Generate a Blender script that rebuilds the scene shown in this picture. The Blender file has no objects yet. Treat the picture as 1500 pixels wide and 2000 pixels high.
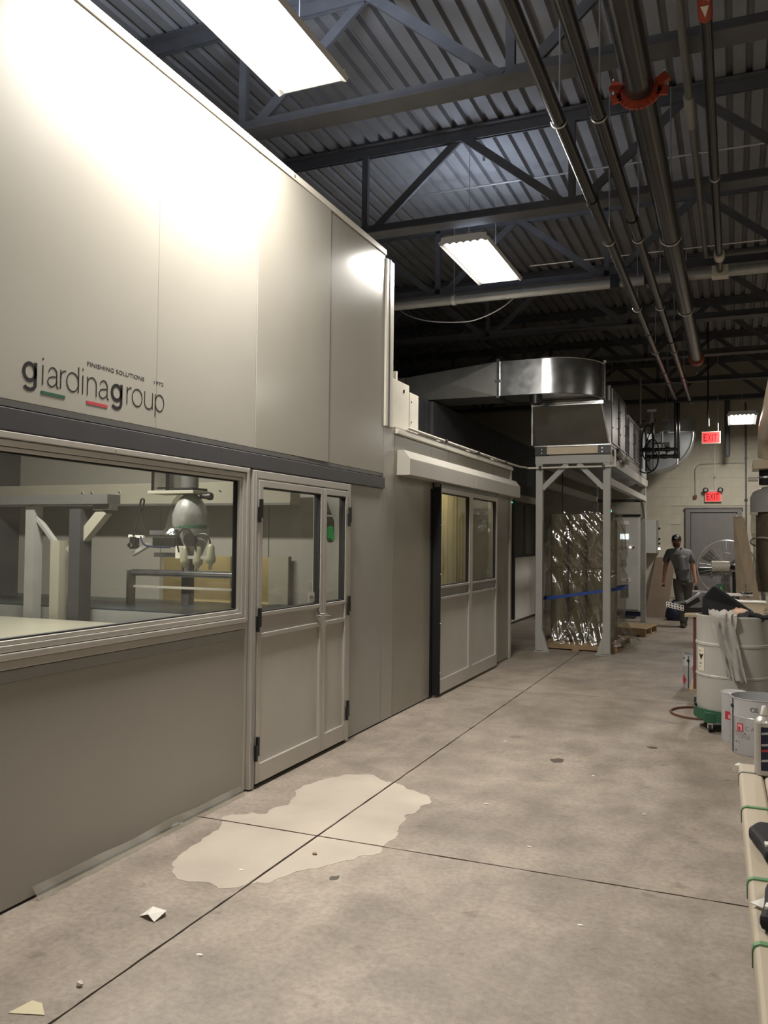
import bpy, bmesh, math, random
from mathutils import Vector, Matrix, noise
random.seed(7)
PI = math.pi
SC = bpy.context.scene
COL = SC.collection

# ---------------------------------------------------------------- camera
cam_data = bpy.data.cameras.new('camera')
cam_data.sensor_fit = 'VERTICAL'
cam_data.sensor_height = 36.0
cam_data.lens = 1638.77 / 2000 * 36
cam_data.clip_start = 0.05
cam = bpy.data.objects.new('camera', cam_data)
COL.objects.link(cam)
yaw, pitch, roll = 0.396789, 0.0325767, -0.0106867
F = Vector((-math.sin(yaw) * math.cos(pitch), math.cos(yaw) * math.cos(pitch), math.sin(pitch)))
Rt = Vector((math.cos(yaw), math.sin(yaw), 0))
U = Rt.cross(F)
r_ = Rt * math.cos(roll) - U * math.sin(roll)
u_ = U * math.cos(roll) + Rt * math.sin(roll)
mw = Matrix((r_, u_, -F)).transposed().to_4x4()
mw.translation = Vector((0, 0, 1.6))
cam.matrix_world = mw
SC.camera = cam

# ---------------------------------------------------------------- world, exposure
SC.view_settings.view_transform = 'Standard'
SC.view_settings.look = 'None'
SC.view_settings.gamma = 1
SC.view_settings.use_curve_mapping = False
SC.view_settings.exposure = 0.0
w = bpy.data.worlds.new('world')
SC.world = w
w.use_nodes = True
w.node_tree.nodes['Background'].inputs[0].default_value = (0.8, 0.85, 1, 1)
w.node_tree.nodes['Background'].inputs[1].default_value = 0.02
SC.cycles.use_denoising = True
SC.cycles.max_bounces = 8
SC.cycles.transparent_max_bounces = 16
SC.cycles.sample_clamp_indirect = 6
WARM = (1.0, 0.94, 0.86)

def area(name, loc, sx, sy, power, color=WARM, rot=(0, 0, 0), spread=180):
    l = bpy.data.lights.new(name, 'AREA')
    l.shape = 'RECTANGLE'; l.size = sx; l.size_y = sy
    l.energy = power; l.color = color; l.spread = math.radians(spread)
    o = bpy.data.objects.new(name, l); COL.objects.link(o)
    o.location = loc; o.rotation_euler = rot
    return o
P_LAMP = 165
# ceiling fixtures: (x, y, z, yaw, power): three in view, others behind the camera and over the right-hand side
LAMPS = [(-2.47, 3.97, 4.45, 0, P_LAMP * 1.35, 1), (-2.40, 8.30, 4.45, 0, P_LAMP * .68, 1), (0.12, 16.9, 3.88, 0, P_LAMP * .62, 1),
         (-.9, -1.4, 4.3, 0, P_LAMP * .34, 0), (1.9, -0.2, 4.2, 0, P_LAMP * .38, 0), (2.6, 7.6, 4.2, 0, P_LAMP * .16, 0),
         (2.6, 12.4, 4.2, 0, P_LAMP * .2, 0)]

# ---------------------------------------------------------------- materials
def mat(name, color, rough=0.5, metal=0.0, var=0.06, scale=6.0, bump=0.0, bscale=40.0, spec=0.5, emit=None, estr=0, alpha=1.0,
        trans=0.0, stretch=None, rvar=0.0, coat=0.0, ior=1.45):
    m = bpy.data.materials.new(name); m.use_nodes = True
    nt = m.node_tree; N = nt.nodes; L = nt.links
    b = N['Principled BSDF']
    b.inputs['Roughness'].default_value = rough
    b.inputs['Metallic'].default_value = metal
    b.inputs['Specular IOR Level'].default_value = spec
    b.inputs['IOR'].default_value = ior
    b.inputs['Coat Weight'].default_value = coat
    b.inputs['Transmission Weight'].default_value = trans
    b.inputs['Alpha'].default_value = alpha
    tc = N.new('ShaderNodeTexCoord'); mp = N.new('ShaderNodeMapping')
    L.new(tc.outputs['Object'], mp.inputs[0])
    if stretch: mp.inputs['Scale'].default_value = stretch
    nz = N.new('ShaderNodeTexNoise'); nz.inputs['Scale'].default_value = scale; nz.inputs['Detail'].default_value = 6
    L.new(mp.outputs[0], nz.inputs['Vector'])
    cr = N.new('ShaderNodeValToRGB')
    c = Vector(color)
    cr.color_ramp.elements[0].position = .3; cr.color_ramp.elements[1].position = .7
    cr.color_ramp.elements[0].color = (*(c * (1 - var)), 1); cr.color_ramp.elements[1].color = (*(c * (1 + var)), 1)
    L.new(nz.outputs[0], cr.inputs[0]); L.new(cr.outputs[0], b.inputs['Base Color'])
    if rvar:
        mr = N.new('ShaderNodeMapRange'); mr.inputs[3].default_value = rough - rvar; mr.inputs[4].default_value = rough + rvar
        L.new(nz.outputs[0], mr.inputs[0]); L.new(mr.outputs[0], b.inputs['Roughness'])
    if bump:
        n2 = N.new('ShaderNodeTexNoise'); n2.inputs['Scale'].default_value = bscale; n2.inputs['Detail'].default_value = 4
        L.new(mp.outputs[0], n2.inputs['Vector'])
        bp = N.new('ShaderNodeBump'); bp.inputs['Strength'].default_value = bump; bp.inputs['Distance'].default_value = 0.01
        L.new(n2.outputs[0], bp.inputs['Height']); L.new(bp.outputs[0], b.inputs['Normal'])
    if emit:
        b.inputs['Emission Color'].default_value = (*emit, 1); b.inputs['Emission Strength'].default_value = estr
    return m

M = {}
M['booth'] = mat('booth_painted_sheet', (.345, .33, .288), rough=.34, var=.03, scale=1.5, spec=.8, rvar=.02)
M['booth_far'] = mat('booth_painted_sheet_far', (.31, .295, .255), rough=.20, var=.03, scale=1.5, spec=.7, rvar=.02)
M['booth_low'] = mat('booth_painted_sheet_low', (.31, .295, .262), rough=.30, var=.03, scale=1.5, spec=.6, rvar=.03)
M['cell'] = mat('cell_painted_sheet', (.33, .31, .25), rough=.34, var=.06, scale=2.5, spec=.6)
M['alu'] = mat('anodised_aluminium', (.50, .48, .44), rough=.33, metal=.45, var=.04, scale=3)
M['alu_panel'] = mat('door_infill_sheet', (.44, .42, .375), rough=.4, var=.04, scale=2.5, spec=.5)
M['fascia'] = mat('charcoal_fascia_sheet', (.055, .054, .058), rough=.4, var=.08, scale=5)
M['fascia_light'] = mat('grey_fascia_strip', (.10, .098, .095), rough=.4, var=.08, scale=5)
M['black'] = mat('black_plastic', (.012, .012, .012), rough=.4, var=.1)
M['rubber'] = mat('black_rubber', (.010, .010, .011), rough=.75, var=.2, bump=.2)
M['seal'] = mat('black_seal', (.006, .006, .006), rough=.6)
M['chrome'] = mat('polished_metal', (.75, .75, .75), rough=.15, metal=1)
M['steel_dark'] = mat('dark_painted_joist_steel', (.085, .086, .092), rough=.6, var=.15, scale=6)
M['deck'] = mat('roof_deck_sheet', (.20, .20, .205), rough=.6, var=.12, scale=2.5)
M['pipe_dark'] = mat('black_iron_pipe', (.022, .021, .022), rough=.2, var=.15, scale=8, spec=.6)
M['pipe_grey'] = mat('grey_painted_pipe', (.42, .42, .41), rough=.35, var=.08, metal=.3)
M['zinc'] = mat('zinc_rod', (.55, .55, .55), rough=.3, metal=.8)
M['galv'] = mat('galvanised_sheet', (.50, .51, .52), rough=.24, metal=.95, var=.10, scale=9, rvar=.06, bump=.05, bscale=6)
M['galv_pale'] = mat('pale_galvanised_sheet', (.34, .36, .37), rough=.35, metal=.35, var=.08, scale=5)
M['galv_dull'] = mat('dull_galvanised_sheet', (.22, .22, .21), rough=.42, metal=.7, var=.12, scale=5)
M['ahu'] = mat('air_unit_casing', (.12, .115, .10), rough=.35, metal=.6, var=.1)
M['frame'] = mat('grey_painted_steel_frame', (.34, .335, .31), rough=.45, var=.05, scale=5)
M['block'] = mat('painted_concrete_block', (.44, .41, .33), rough=.7, var=.05, scale=5, bump=.35, bscale=60)
M['mortar'] = mat('painted_mortar', (.40, .37, .30), rough=.8, var=.05)
M['red'] = mat('orange_red_paint', (.30, .045, .018), rough=.45, var=.15)
M['white'] = mat('white_paint', (.72, .70, .65), rough=.4, var=.04)
M['offwhite'] = mat('off_white_enamel', (.60, .57, .49), rough=.35, var=.05)
M['pipe_mid'] = mat('dim_grey_conduit', (.13, .13, .125), rough=.4)
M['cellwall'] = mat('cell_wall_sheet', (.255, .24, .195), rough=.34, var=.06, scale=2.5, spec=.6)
M['grey'] = mat('mid_grey_paint', (.28, .275, .26), rough=.45, var=.05)
M['doorgrey'] = mat('dark_grey_door_paint', (.17, .16, .155), rough=.45, var=.06)
M['cabinet'] = mat('cabinet_grey_paint', (.44, .44, .41), rough=.45, var=.04)
M['screen'] = mat('lit_screen', (.8, .85, .9), emit=(.85, .93, 1), estr=2.2)
M['led_green'] = mat('green_lamp', (.1, .8, .5), emit=(.15, 1, .6), estr=3)
M['led_white'] = mat('white_pilot_lamp', (.9, .9, .8), emit=(1, .95, .85), estr=2.5)
M['exit_red'] = mat('lit_red_sign_face', (.8, .03, .03), emit=(1, .07, .07), estr=.55)
M['exit_letter'] = mat('dark_red_letter', (.30, .0, .01), rough=.5)
M['tube'] = mat('lit_fluorescent_tube', (1, 1, 1), emit=(1, .97, .92), estr=9)
M['lamp_body'] = mat('white_lamp_housing', (.62, .62, .62), rough=.4, var=.03)
M['wood'] = mat('pallet_wood', (.36, .25, .14), rough=.75, var=.25, scale=5, stretch=(1, 12, 12), bump=.3)
M['wood_table'] = mat('worn_table_wood', (.34, .27, .18), rough=.6, var=.2, scale=4, stretch=(1, 10, 10))
M['board'] = mat('brown_hardboard', (.15, .105, .07), rough=.6, var=.1, scale=4)
M['plank'] = mat('raw_plank', (.27, .21, .14), rough=.7, var=.15, scale=3, stretch=(8, 8, 1))
M['kraft'] = mat('kraft_cardboard', (.17, .145, .085), rough=.6, var=.1, scale=4)
M['cardbeige'] = mat('beige_carton', (.52, .44, .31), rough=.55, var=.04, scale=4)
M['boards'] = mat('cream_board_edge', (.43, .37, .28), rough=.45, var=.04, scale=3)
M['yellow'] = mat('yellow_filter_paper', (.62, .50, .24), rough=.7, var=.08, scale=3)
M['green'] = mat('dark_green_paint', (.02, .085, .045), rough=.5, var=.15)
M['strap_green'] = mat('green_strap', (.12, .25, .12), rough=.5)
M['strap_blue'] = mat('blue_strap', (.02, .06, .28), rough=.5)
M['navy'] = mat('navy_plastic', (.010, .013, .04), rough=.5)
M['drum'] = mat('milky_plastic_drum', (.40, .385, .35), rough=.38, var=.05, scale=3)
M['tin'] = mat('white_tinplate', (.42, .42, .43), rough=.3, var=.03, metal=.1)
M['tin_in'] = mat('bare_tinplate', (.3, .3, .29), rough=.3, metal=.9)
M['paper'] = mat('white_paper', (.68, .66, .6), rough=.7, var=.04)
M['cloth'] = mat('grey_rag_cloth', (.36, .34, .31), rough=.9, var=.1, bump=.4, bscale=120)
M['peach'] = mat('peach_cloth', (.62, .42, .30), rough=.9, var=.1)
M['teal'] = mat('teal_cloth', (.02, .12, .13), rough=.8, var=.1)
M['brownrust'] = mat('rust_brown_metal', (.13, .045, .035), rough=.6, var=.2)
M['hose'] = mat('rust_red_hose', (.12, .045, .03), rough=.5)
M['skin'] = mat('skin', (.42, .22, .14), rough=.55, var=.06)
M['beard'] = mat('brown_stubble', (.10, .05, .03), rough=.8)
M['shirt'] = mat('grey_cotton', (.125, .125, .13), rough=.9, var=.08, bump=.5, bscale=12)
M['trouser'] = mat('charcoal_cotton', (.085, .082, .072), rough=.9, var=.1, bump=.5, bscale=14)
M['boot'] = mat('black_leather', (.02, .02, .02), rough=.4)
M['beige_pipe'] = mat('beige_painted_duct', (.50, .43, .31), rough=.3, var=.05)
M['greenbottle'] = mat('green_plastic', (.08, .35, .12), rough=.3, trans=.3)
M['translucent_cup'] = mat('cloudy_olive_plastic', (.24, .24, .17), rough=.4, var=.08)
M['pane'] = None
def glass(name, tint=(1, 1, 1), refl=1.0, haze=0.0):
    m = bpy.data.materials.new(name); m.use_nodes = True
    nt = m.node_tree; N = nt.nodes; L = nt.links
    for n in list(N): N.remove(n)
    out = N.new('ShaderNodeOutputMaterial'); mx = N.new('ShaderNodeMixShader')
    tr = N.new('ShaderNodeBsdfTransparent'); tr.inputs[0].default_value = (*tint, 1)
    gl = N.new('ShaderNodeBsdfGlossy'); gl.inputs['Roughness'].default_value = .02
    lw = N.new('ShaderNodeLayerWeight'); lw.inputs[0].default_value = .5
    pw = N.new('ShaderNodeMath'); pw.operation = 'POWER'; pw.inputs[1].default_value = 5; L.new(lw.outputs['Facing'], pw.inputs[0])
    mu = N.new('ShaderNodeMath'); mu.operation = 'MULTIPLY_ADD'; mu.inputs[1].default_value = .8 * refl; mu.inputs[2].default_value = .035 * refl
    L.new(pw.outputs[0], mu.inputs[0]); L.new(mu.outputs[0], mx.inputs[0])
    src = tr
    if haze:
        df = N.new('ShaderNodeBsdfDiffuse'); df.inputs[0].default_value = (.6, .58, .52, 1)
        nz = N.new('ShaderNodeTexNoise'); nz.inputs['Scale'].default_value = 2.2; nz.inputs['Detail'].default_value = 8
        tc = N.new('ShaderNodeTexCoord'); L.new(tc.outputs['Object'], nz.inputs['Vector'])
        m2 = N.new('ShaderNodeMapRange'); m2.inputs[1].default_value = .4; m2.inputs[2].default_value = .8; m2.inputs[3].default_value = haze * .3; m2.inputs[4].default_value = haze
        L.new(nz.outputs[0], m2.inputs[0])
        mh = N.new('ShaderNodeMixShader'); L.new(m2.outputs[0], mh.inputs[0]); L.new(tr.outputs[0], mh.inputs[1]); L.new(df.outputs[0], mh.inputs[2])
        src = mh
    L.new(src.outputs[0], mx.inputs[1]); L.new(gl.outputs[0], mx.inputs[2]); L.new(mx.outputs[0], out.inputs[0])
    return m
M['pane'] = glass('window_glass', (.95, .97, .95), 1.1, .10)
M['pane_dark'] = glass('sliding_door_glass', (.90, .92, .86), 1.0, .06)
M['film'] = glass('clear_film', (.8, .78, .72), .15, .5)

def wrap_mat():
    m = bpy.data.materials.new('crinkled_stretch_wrap'); m.use_nodes = True
    nt = m.node_tree; N = nt.nodes; L = nt.links
    for n in list(N): N.remove(n)
    out = N.new('ShaderNodeOutputMaterial'); mx = N.new('ShaderNodeMixShader')
    tr = N.new('ShaderNodeBsdfTransparent'); tr.inputs[0].default_value = (.82, .82, .78, 1)
    gl = N.new('ShaderNodeBsdfGlossy'); gl.inputs['Roughness'].default_value = .10
    df = N.new('ShaderNodeBsdfDiffuse'); df.inputs[0].default_value = (.4, .4, .37, 1)
    tc = N.new('ShaderNodeTexCoord'); mp = N.new('ShaderNodeMapping'); mp.inputs['Scale'].default_value = (1, 1, .35); mp.inputs['Rotation'].default_value = (0, .6, .0)
    L.new(tc.outputs['Object'], mp.inputs[0])
    nz = N.new('ShaderNodeTexNoise'); nz.inputs['Scale'].default_value = 7; nz.inputs['Detail'].default_value = 2; nz.inputs['Distortion'].default_value = 1.6
    L.new(mp.outputs[0], nz.inputs['Vector'])
    bp = N.new('ShaderNodeBump'); bp.inputs['Strength'].default_value = .7; bp.inputs['Distance'].default_value = .03
    L.new(nz.outputs[0], bp.inputs['Height']); L.new(bp.outputs[0], gl.inputs['Normal'])
    m2 = N.new('ShaderNodeMixShader'); m2.inputs[0].default_value = .05
    L.new(tr.outputs[0], m2.inputs[1]); L.new(df.outputs[0], m2.inputs[2])
    mx.inputs[0].default_value = .16
    L.new(m2.outputs[0], mx.inputs[1]); L.new(gl.outputs[0], mx.inputs[2]); L.new(mx.outputs[0], out.inputs[0])
    return m
M['wrap'] = wrap_mat()

def concrete():
    m = bpy.data.materials.new('worn_concrete'); m.use_nodes = True
    nt = m.node_tree; N = nt.nodes; L = nt.links; b = N['Principled BSDF']
    tc = N.new('ShaderNodeTexCoord')
    def nz(s, d=6, dist=0, rough=.55, st=None):
        n = N.new('ShaderNodeTexNoise'); n.inputs['Scale'].default_value = s; n.inputs['Detail'].default_value = d
        n.inputs['Distortion'].default_value = dist; n.inputs['Roughness'].default_value = rough
        if st:
            mp = N.new('ShaderNodeMapping'); mp.inputs['Scale'].default_value = st; L.new(tc.outputs['Object'], mp.inputs[0]); L.new(mp.outputs[0], n.inputs['Vector'])
        else: L.new(tc.outputs['Object'], n.inputs['Vector'])
        return n
    def ramp(n, p0, c0, p1, c1):
        r = N.new('ShaderNodeValToRGB'); r.color_ramp.elements[0].position = p0; r.color_ramp.elements[0].color = (*c0, 1)
        r.color_ramp.elements[1].position = p1; r.color_ramp.elements[1].color = (*c1, 1); L.new(n.outputs[0], r.inputs[0]); return r
    def mult(a, b_, f=1):
        x = N.new('ShaderNodeMix'); x.data_type = 'RGBA'; x.blend_type = 'MULTIPLY'; x.inputs[0].default_value = f
        L.new(a, x.inputs[6]); L.new(b_, x.inputs[7]); return x.outputs[2]
    base = ramp(nz(.9, 8, .6), .30, (.243, .206, .170), .68, (.340, .290, .241))
    mid = ramp(nz(3.2, 8, .4, .65), .35, (.78, .78, .78), .62, (1.07, 1.07, 1.06))
    fine = ramp(nz(34, 6, 0, .7), .32, (.76, .76, .75), .6, (1.07, 1.07, 1.07))
    spot = ramp(nz(7, 3, .2), .27, (.52, .50, .48), .36, (1, 1, 1))
    sweep = ramp(nz(1.4, 6, 1.2, .6, (1, .35, 1)), .40, (.86, .85, .84), .6, (1.03, 1.03, 1.03))
    c = mult(base.outputs[0], mid.outputs[0]); c = mult(c, fine.outputs[0]); c = mult(c, spot.outputs[0], .6); c = mult(c, sweep.outputs[0])
    L.new(c, b.inputs['Base Color'])
    mr = N.new('ShaderNodeMapRange'); mr.inputs[3].default_value = .36; mr.inputs[4].default_value = .68
    L.new(nz(2.2, 6, .5).outputs[0], mr.inputs[0]); L.new(mr.outputs[0], b.inputs['Roughness'])
    bp = N.new('ShaderNodeBump'); bp.inputs['Strength'].default_value = .25; bp.inputs['Distance'].default_value = .01
    L.new(nz(26, 6, 0, .7).outputs[0], bp.inputs['Height']); L.new(bp.outputs[0], b.inputs['Normal'])
    return m
M['concrete'] = concrete()
M['patch'] = mat('pale_cement_skim', (.41, .36, .30), rough=.6, var=.09, scale=2.5, bump=.1, bscale=30)
M['joint'] = mat('dark_joint_filler', (.04, .035, .03), rough=.9, var=.4, scale=30)
M['stain'] = mat('dark_oil_mark', (.09, .075, .06), rough=.5, var=.2, scale=20)

# ---------------------------------------------------------------- geometry helpers
class G:
    def __init__(s): s.v = []; s.f = []
    def add(s, vs, fs):
        n = len(s.v); s.v += [tuple(v) for v in vs]; s.f += [tuple(i + n for i in f) for f in fs]; return s
    def box(s, x0, x1, y0, y1, z0, z1):
        vs = [(x, y, z) for z in (z0, z1) for y in (y0, y1) for x in (x0, x1)]
        return s.add(vs, [(0, 2, 3, 1), (4, 5, 7, 6), (0, 1, 5, 4), (2, 6, 7, 3), (0, 4, 6, 2), (1, 3, 7, 5)])
    def bar(s, p, q, a, b, up=(0, 0, 1)):
        p = Vector(p); q = Vector(q); d = (q - p).normalized(); up = Vector(up)
        x = d.cross(up)
        if x.length < 1e-4: x = d.cross(Vector((0, 1, 0)))
        x.normalize(); y = x.cross(d)
        vs = []
        for c in (p, q):
            for sx, sy in ((-1, -1), (1, -1), (1, 1), (-1, 1)): vs.append(c + x * (a / 2 * sx) + y * (b / 2 * sy))
        return s.add(vs, [(3, 2, 1, 0), (4, 5, 6, 7), (0, 1, 5, 4), (1, 2, 6, 5), (2, 3, 7, 6), (3, 0, 4, 7)])
    def cyl(s, p, q, r, r2=None, n=16, cap=True):
        return s.tube([p, q], [r, r if r2 is None else r2], n, cap)
    def tube(s, pts, r, n=8, cap=True):
        pts = [Vector(p) for p in pts]; rs = r if isinstance(r, (list, tuple)) else [r] * len(pts)
        m = len(pts); base = len(s.v); prev = None
        for i, p in enumerate(pts):
            d = (pts[min(i + 1, m - 1)] - pts[max(i - 1, 0)]).normalized()
            if prev is None:
                x = d.cross(Vector((0, 0, 1)))
                if x.length < 1e-3: x = d.cross(Vector((0, 1, 0)))
            else:
                x = prev - d * prev.dot(d)
            x.normalize(); prev = x; y = d.cross(x)
            for k in range(n):
                a = 2 * PI * k / n
                s.v.append(tuple(p + (x * math.cos(a) + y * math.sin(a)) * rs[i]))
        for i in range(m - 1):
            for k in range(n):
                k2 = (k + 1) % n
                s.f.append((base + i * n + k, base + i * n + k2, base + (i + 1) * n + k2, base + (i + 1) * n + k))
        if cap:
            s.f.append(tuple(base + k for k in range(n - 1, -1, -1))); s.f.append(tuple(base + (m - 1) * n + k for k in range(n)))
        return s
    def lathe(s, prof, c=(0, 0, 0), n=24, cap=True, mx=None):
        base = len(s.v); m = len(prof); c = Vector(c)
        for r, z in prof:
            for k in range(n):
                a = 2 * PI * k / n; v = Vector((r * math.cos(a), r * math.sin(a), z))
                if mx: v = mx @ v
                s.v.append(tuple(v + c))
        for i in range(m - 1):
            for k in range(n):
                k2 = (k + 1) % n
                s.f.append((base + i * n + k, base + i * n + k2, base + (i + 1) * n + k2, base + (i + 1) * n + k))
        if cap:
            s.f.append(tuple(base + k for k in range(n - 1, -1, -1))); s.f.append(tuple(base + (m - 1) * n + k for k in range(n)))
        return s
    def prism(s, poly, axis, a0, a1):
        # poly in the two remaining axes (in x,y,z order), extruded along axis
        def P(p, a):
            return {'x': (a, p[0], p[1]), 'y': (p[0], a, p[1]), 'z': (p[0], p[1], a)}[axis]
        n = len(poly); vs = [P(p, a0) for p in poly] + [P(p, a1) for p in poly]
        fs = [tuple(range(n - 1, -1, -1)), tuple(range(n, 2 * n))] + [(i, (i + 1) % n, n + (i + 1) % n, n + i) for i in range(n)]
        return s.add(vs, fs)
    def frame(s, axis, a0, a1, u0, u1, v0, v1, t, tb=None, tt=None):
        # rectangular ring in the plane across axis, u and v the other two axes
        tb = t if tb is None else tb; tt = t if tt is None else tt
        def B(ua, ub, va, vb):
            if axis == 'x': s.box(a0, a1, ua, ub, va, vb)
            elif axis == 'y': s.box(ua, ub, a0, a1, va, vb)
            else: s.box(ua, ub, va, vb, a0, a1)
        B(u0, u0 + t, v0, v1); B(u1 - t, u1, v0, v1); B(u0 + t, u1 - t, v0, v0 + tb); B(u0 + t, u1 - t, v1 - tt, v1)
        return s
    def build(s, name, m, parent=None, smooth=False, bevel=0, world=True, fix=True):
        me = bpy.data.meshes.new(name)
        off = Vector((0, 0, 0))
        if parent is not None and world:
            r = parent
            while r.parent: r = r.parent
            off = r.location.copy()
        me.from_pydata([tuple(Vector(v) - off) for v in s.v], [], s.f)
        if fix:
            bm = bmesh.new(); bm.from_mesh(me); bmesh.ops.recalc_face_normals(bm, faces=bm.faces); bm.to_mesh(me); bm.free()
        me.materials.append(m if not isinstance(m, str) else M[m])
        o = bpy.data.objects.new(name, me); COL.objects.link(o)
        if parent is not None: o.parent = parent
        if smooth:
            for p in me.polygons: p.use_smooth = True
            me.set_sharp_from_angle(angle=math.radians(smooth if smooth > 1 else 40))
        if bevel:
            b = o.modifiers.new('edge', 'BEVEL'); b.width = bevel; b.segments = 2; b.limit_method = 'ANGLE'
        return o

def tag(o, label=None, cat=None, group=None, kind=None):
    if label: o['label'] = label
    if cat: o['category'] = cat
    if group: o['group'] = group
    if kind: o['kind'] = kind
    return o
def thing(name, label, cat, loc=(0, 0, 0), rz=0, group=None):
    o = bpy.data.objects.new(name, None); COL.objects.link(o); o.location = loc; o.rotation_euler = (0, 0, rz)
    return tag(o, label, cat, group)
def dup(root, loc, rz=0, label=None, group=None):
    r = root.copy(); COL.objects.link(r); r.location = loc; r.rotation_euler = (0, 0, rz)
    if label: r['label'] = label
    if group: r['group'] = group
    for ch in list(root.children):
        c = ch.copy(); COL.objects.link(c); c.parent = r
        for g in list(ch.children):
            d = g.copy(); COL.objects.link(d); d.parent = c
    return r
def text(name, body, size, m, parent, loc, rot, extrude=.0006, offset=0, width=None, xs=1, height=None):
    cu = bpy.data.curves.new('t', 'FONT'); cu.body = body; cu.size = size; cu.extrude = extrude; cu.offset = offset; cu.resolution_u = 3
    t = bpy.data.objects.new('t', cu); COL.objects.link(t)
    bpy.context.view_layer.update()
    me = bpy.data.meshes.new_from_object(t.evaluated_get(bpy.context.evaluated_depsgraph_get()))
    bpy.data.objects.remove(t)
    me.materials.clear(); me.materials.append(M[m])
    ws = max(v.co.x for v in me.vertices) - min(v.co.x for v in me.vertices); x0 = min(v.co.x for v in me.vertices)
    k = (width / ws) if width else xs
    rm = Matrix(rot).to_3x3() if not isinstance(rot, Matrix) else rot
    off = Vector((0, 0, 0)); r = parent
    while r is not None and r.parent: r = r.parent
    if r is not None: off = r.location
    for v in me.vertices:
        v.co = rm @ Vector(((v.co.x - x0) * k, v.co.y, v.co.z)) + Vector(loc) - off
    o = bpy.data.objects.new(name, me); COL.objects.link(o)
    if parent is not None: o.parent = parent
    return o
# text bases: columns = reading direction, up, outward normal
FACE_X = Matrix(((0, 0, 1), (1, 0, 0), (0, 1, 0)))          # on a wall whose face looks to +x, reading towards +y
FACE_Y = Matrix(((1, 0, 0), (0, 0, -1), (0, 1, 0)))         # on a wall whose face looks to -y, reading towards +x

# ---------------------------------------------------------------- floor, walls, ceiling
def struct(name, g, m, parent=None, **k):
    o = g.build(name, m, parent, **k)
    if parent is None: o['kind'] = 'structure'
    return o
FX0, FX1, FY0, FY1 = -9.0, 4.5, -4.0, 19.4
JX, JY = -2.08, 4.085
floor = struct('floor', G().box(FX0, FX1, FY0, FY1, -.2, -.02), 'joint')
xs = [FX0, -7.0, JX, 2.9, FX1]; ys = [FY0, -.7, JY, 8.9, 13.7, FY1]
for i in range(4):
    for j in range(5):
        e = .0055
        # slightly ragged saw-cut edges
        x0, x1, y0, y1 = xs[i] + e, xs[i + 1] - e, ys[j] + e, ys[j + 1] - e
        if x1 < -6.9: pass
        pts = []
        def edge(ax, ay, bx, by):
            L_ = math.hypot(bx - ax, by - ay); n = max(2, int(L_ / .05)) if (x1 < 3.5 and x0 > -8 and j in (1, 2, 3)) else 2
            for k in range(n):
                t = k / n; jx = noise.noise(Vector((ax + (bx - ax) * t, ay + (by - ay) * t, i * 3.1)) * 9) * .005
                dx, dy = (by - ay) / L_, -(bx - ax) / L_
                pts.append((ax + (bx - ax) * t + dx * (jx if k else 0), ay + (by - ay) * t + dy * (jx if k else 0)))
        edge(x0, y0, x1, y0); edge(x1, y0, x1, y1); edge(x1, y1, x0, y1); edge(x0, y1, x0, y0)
        G().prism(pts, 'z', -.02, 0).build('slab', 'concrete', floor)

def clip(poly, ax, sign, c):
    out = []
    for i in range(len(poly)):
        a, b = poly[i], poly[(i + 1) % len(poly)]
        ia, ib = (a[ax] - c) * sign > 0, (b[ax] - c) * sign > 0
        if ia: out.append(a)
        if ia != ib:
            t = (c - a[ax]) / (b[ax] - a[ax]); out.append((a[0] + (b[0] - a[0]) * t, a[1] + (b[1] - a[1]) * t))
    return out
PATCH = [(-2.59, 3.54), (-2.55, 3.43), (-2.42, 3.31), (-2.25, 3.3), (-2.1, 3.35), (-1.98, 3.47), (-1.93, 3.64), (-1.84, 3.73), (-1.75, 3.9), (-1.68, 4.05),
         (-1.68, 4.21), (-1.76, 4.63), (-1.7, 4.87), (-1.78, 5.02), (-1.91, 5.08), (-2.07, 5.16), (-2.31, 5.29), (-2.4, 5.25), (-2.52, 5.09), (-2.59, 4.83),
         (-2.5, 4.5), (-2.51, 4.28), (-2.7, 4.2), (-2.67, 4.0), (-2.6, 3.79)]
rag = []
for i, a in enumerate(PATCH):
    b = PATCH[(i + 1) % len(PATCH)]; L_ = math.hypot(b[0] - a[0], b[1] - a[1]); n = max(1, int(L_ / .015))
    for k in range(n):
        t = k / n; x, y = a[0] + (b[0] - a[0]) * t, a[1] + (b[1] - a[1]) * t
        nn = noise.noise_vector(Vector((x * 9, y * 9, 0))) * .045 + noise.noise_vector(Vector((x * 30, y * 30, 0))) * .012
        rag.append((x + nn.x, y + nn.y))
for sx in (-1, 1):
    for sy in (-1, 1):
        q = clip(clip(rag, 0, sx, JX + sx * .007), 1, sy, JY + sy * .007)
        if len(q) > 3:
            G().prism(q, 'z', 0.0002, .0012).build('cement_patch', 'patch', floor)
for (x, y, r, a) in ((-.55, 8.3, .16, .5), (-.9, 9.6, .2, .3), (-1.2, 6.2, .05, .6), (-1.75, 3.62, .02, .8), (-.6, 6.9, .04, .5)):
    pts = [(x + math.cos(t) * r * (1 + .5 * noise.noise(Vector((math.cos(t) * 1.3, math.sin(t) * 1.3, x)))), y + math.sin(t) * r * a * 2 * (1 + .5 * noise.noise(Vector((math.cos(t) * 1.3, math.sin(t) * 1.3, y)))))
           for t in [2 * PI * k / 30 for k in range(30)]]
    if r < .06: G().prism(pts, 'z', .0002, .0006).build('floor_mark', 'stain', floor)

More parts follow.
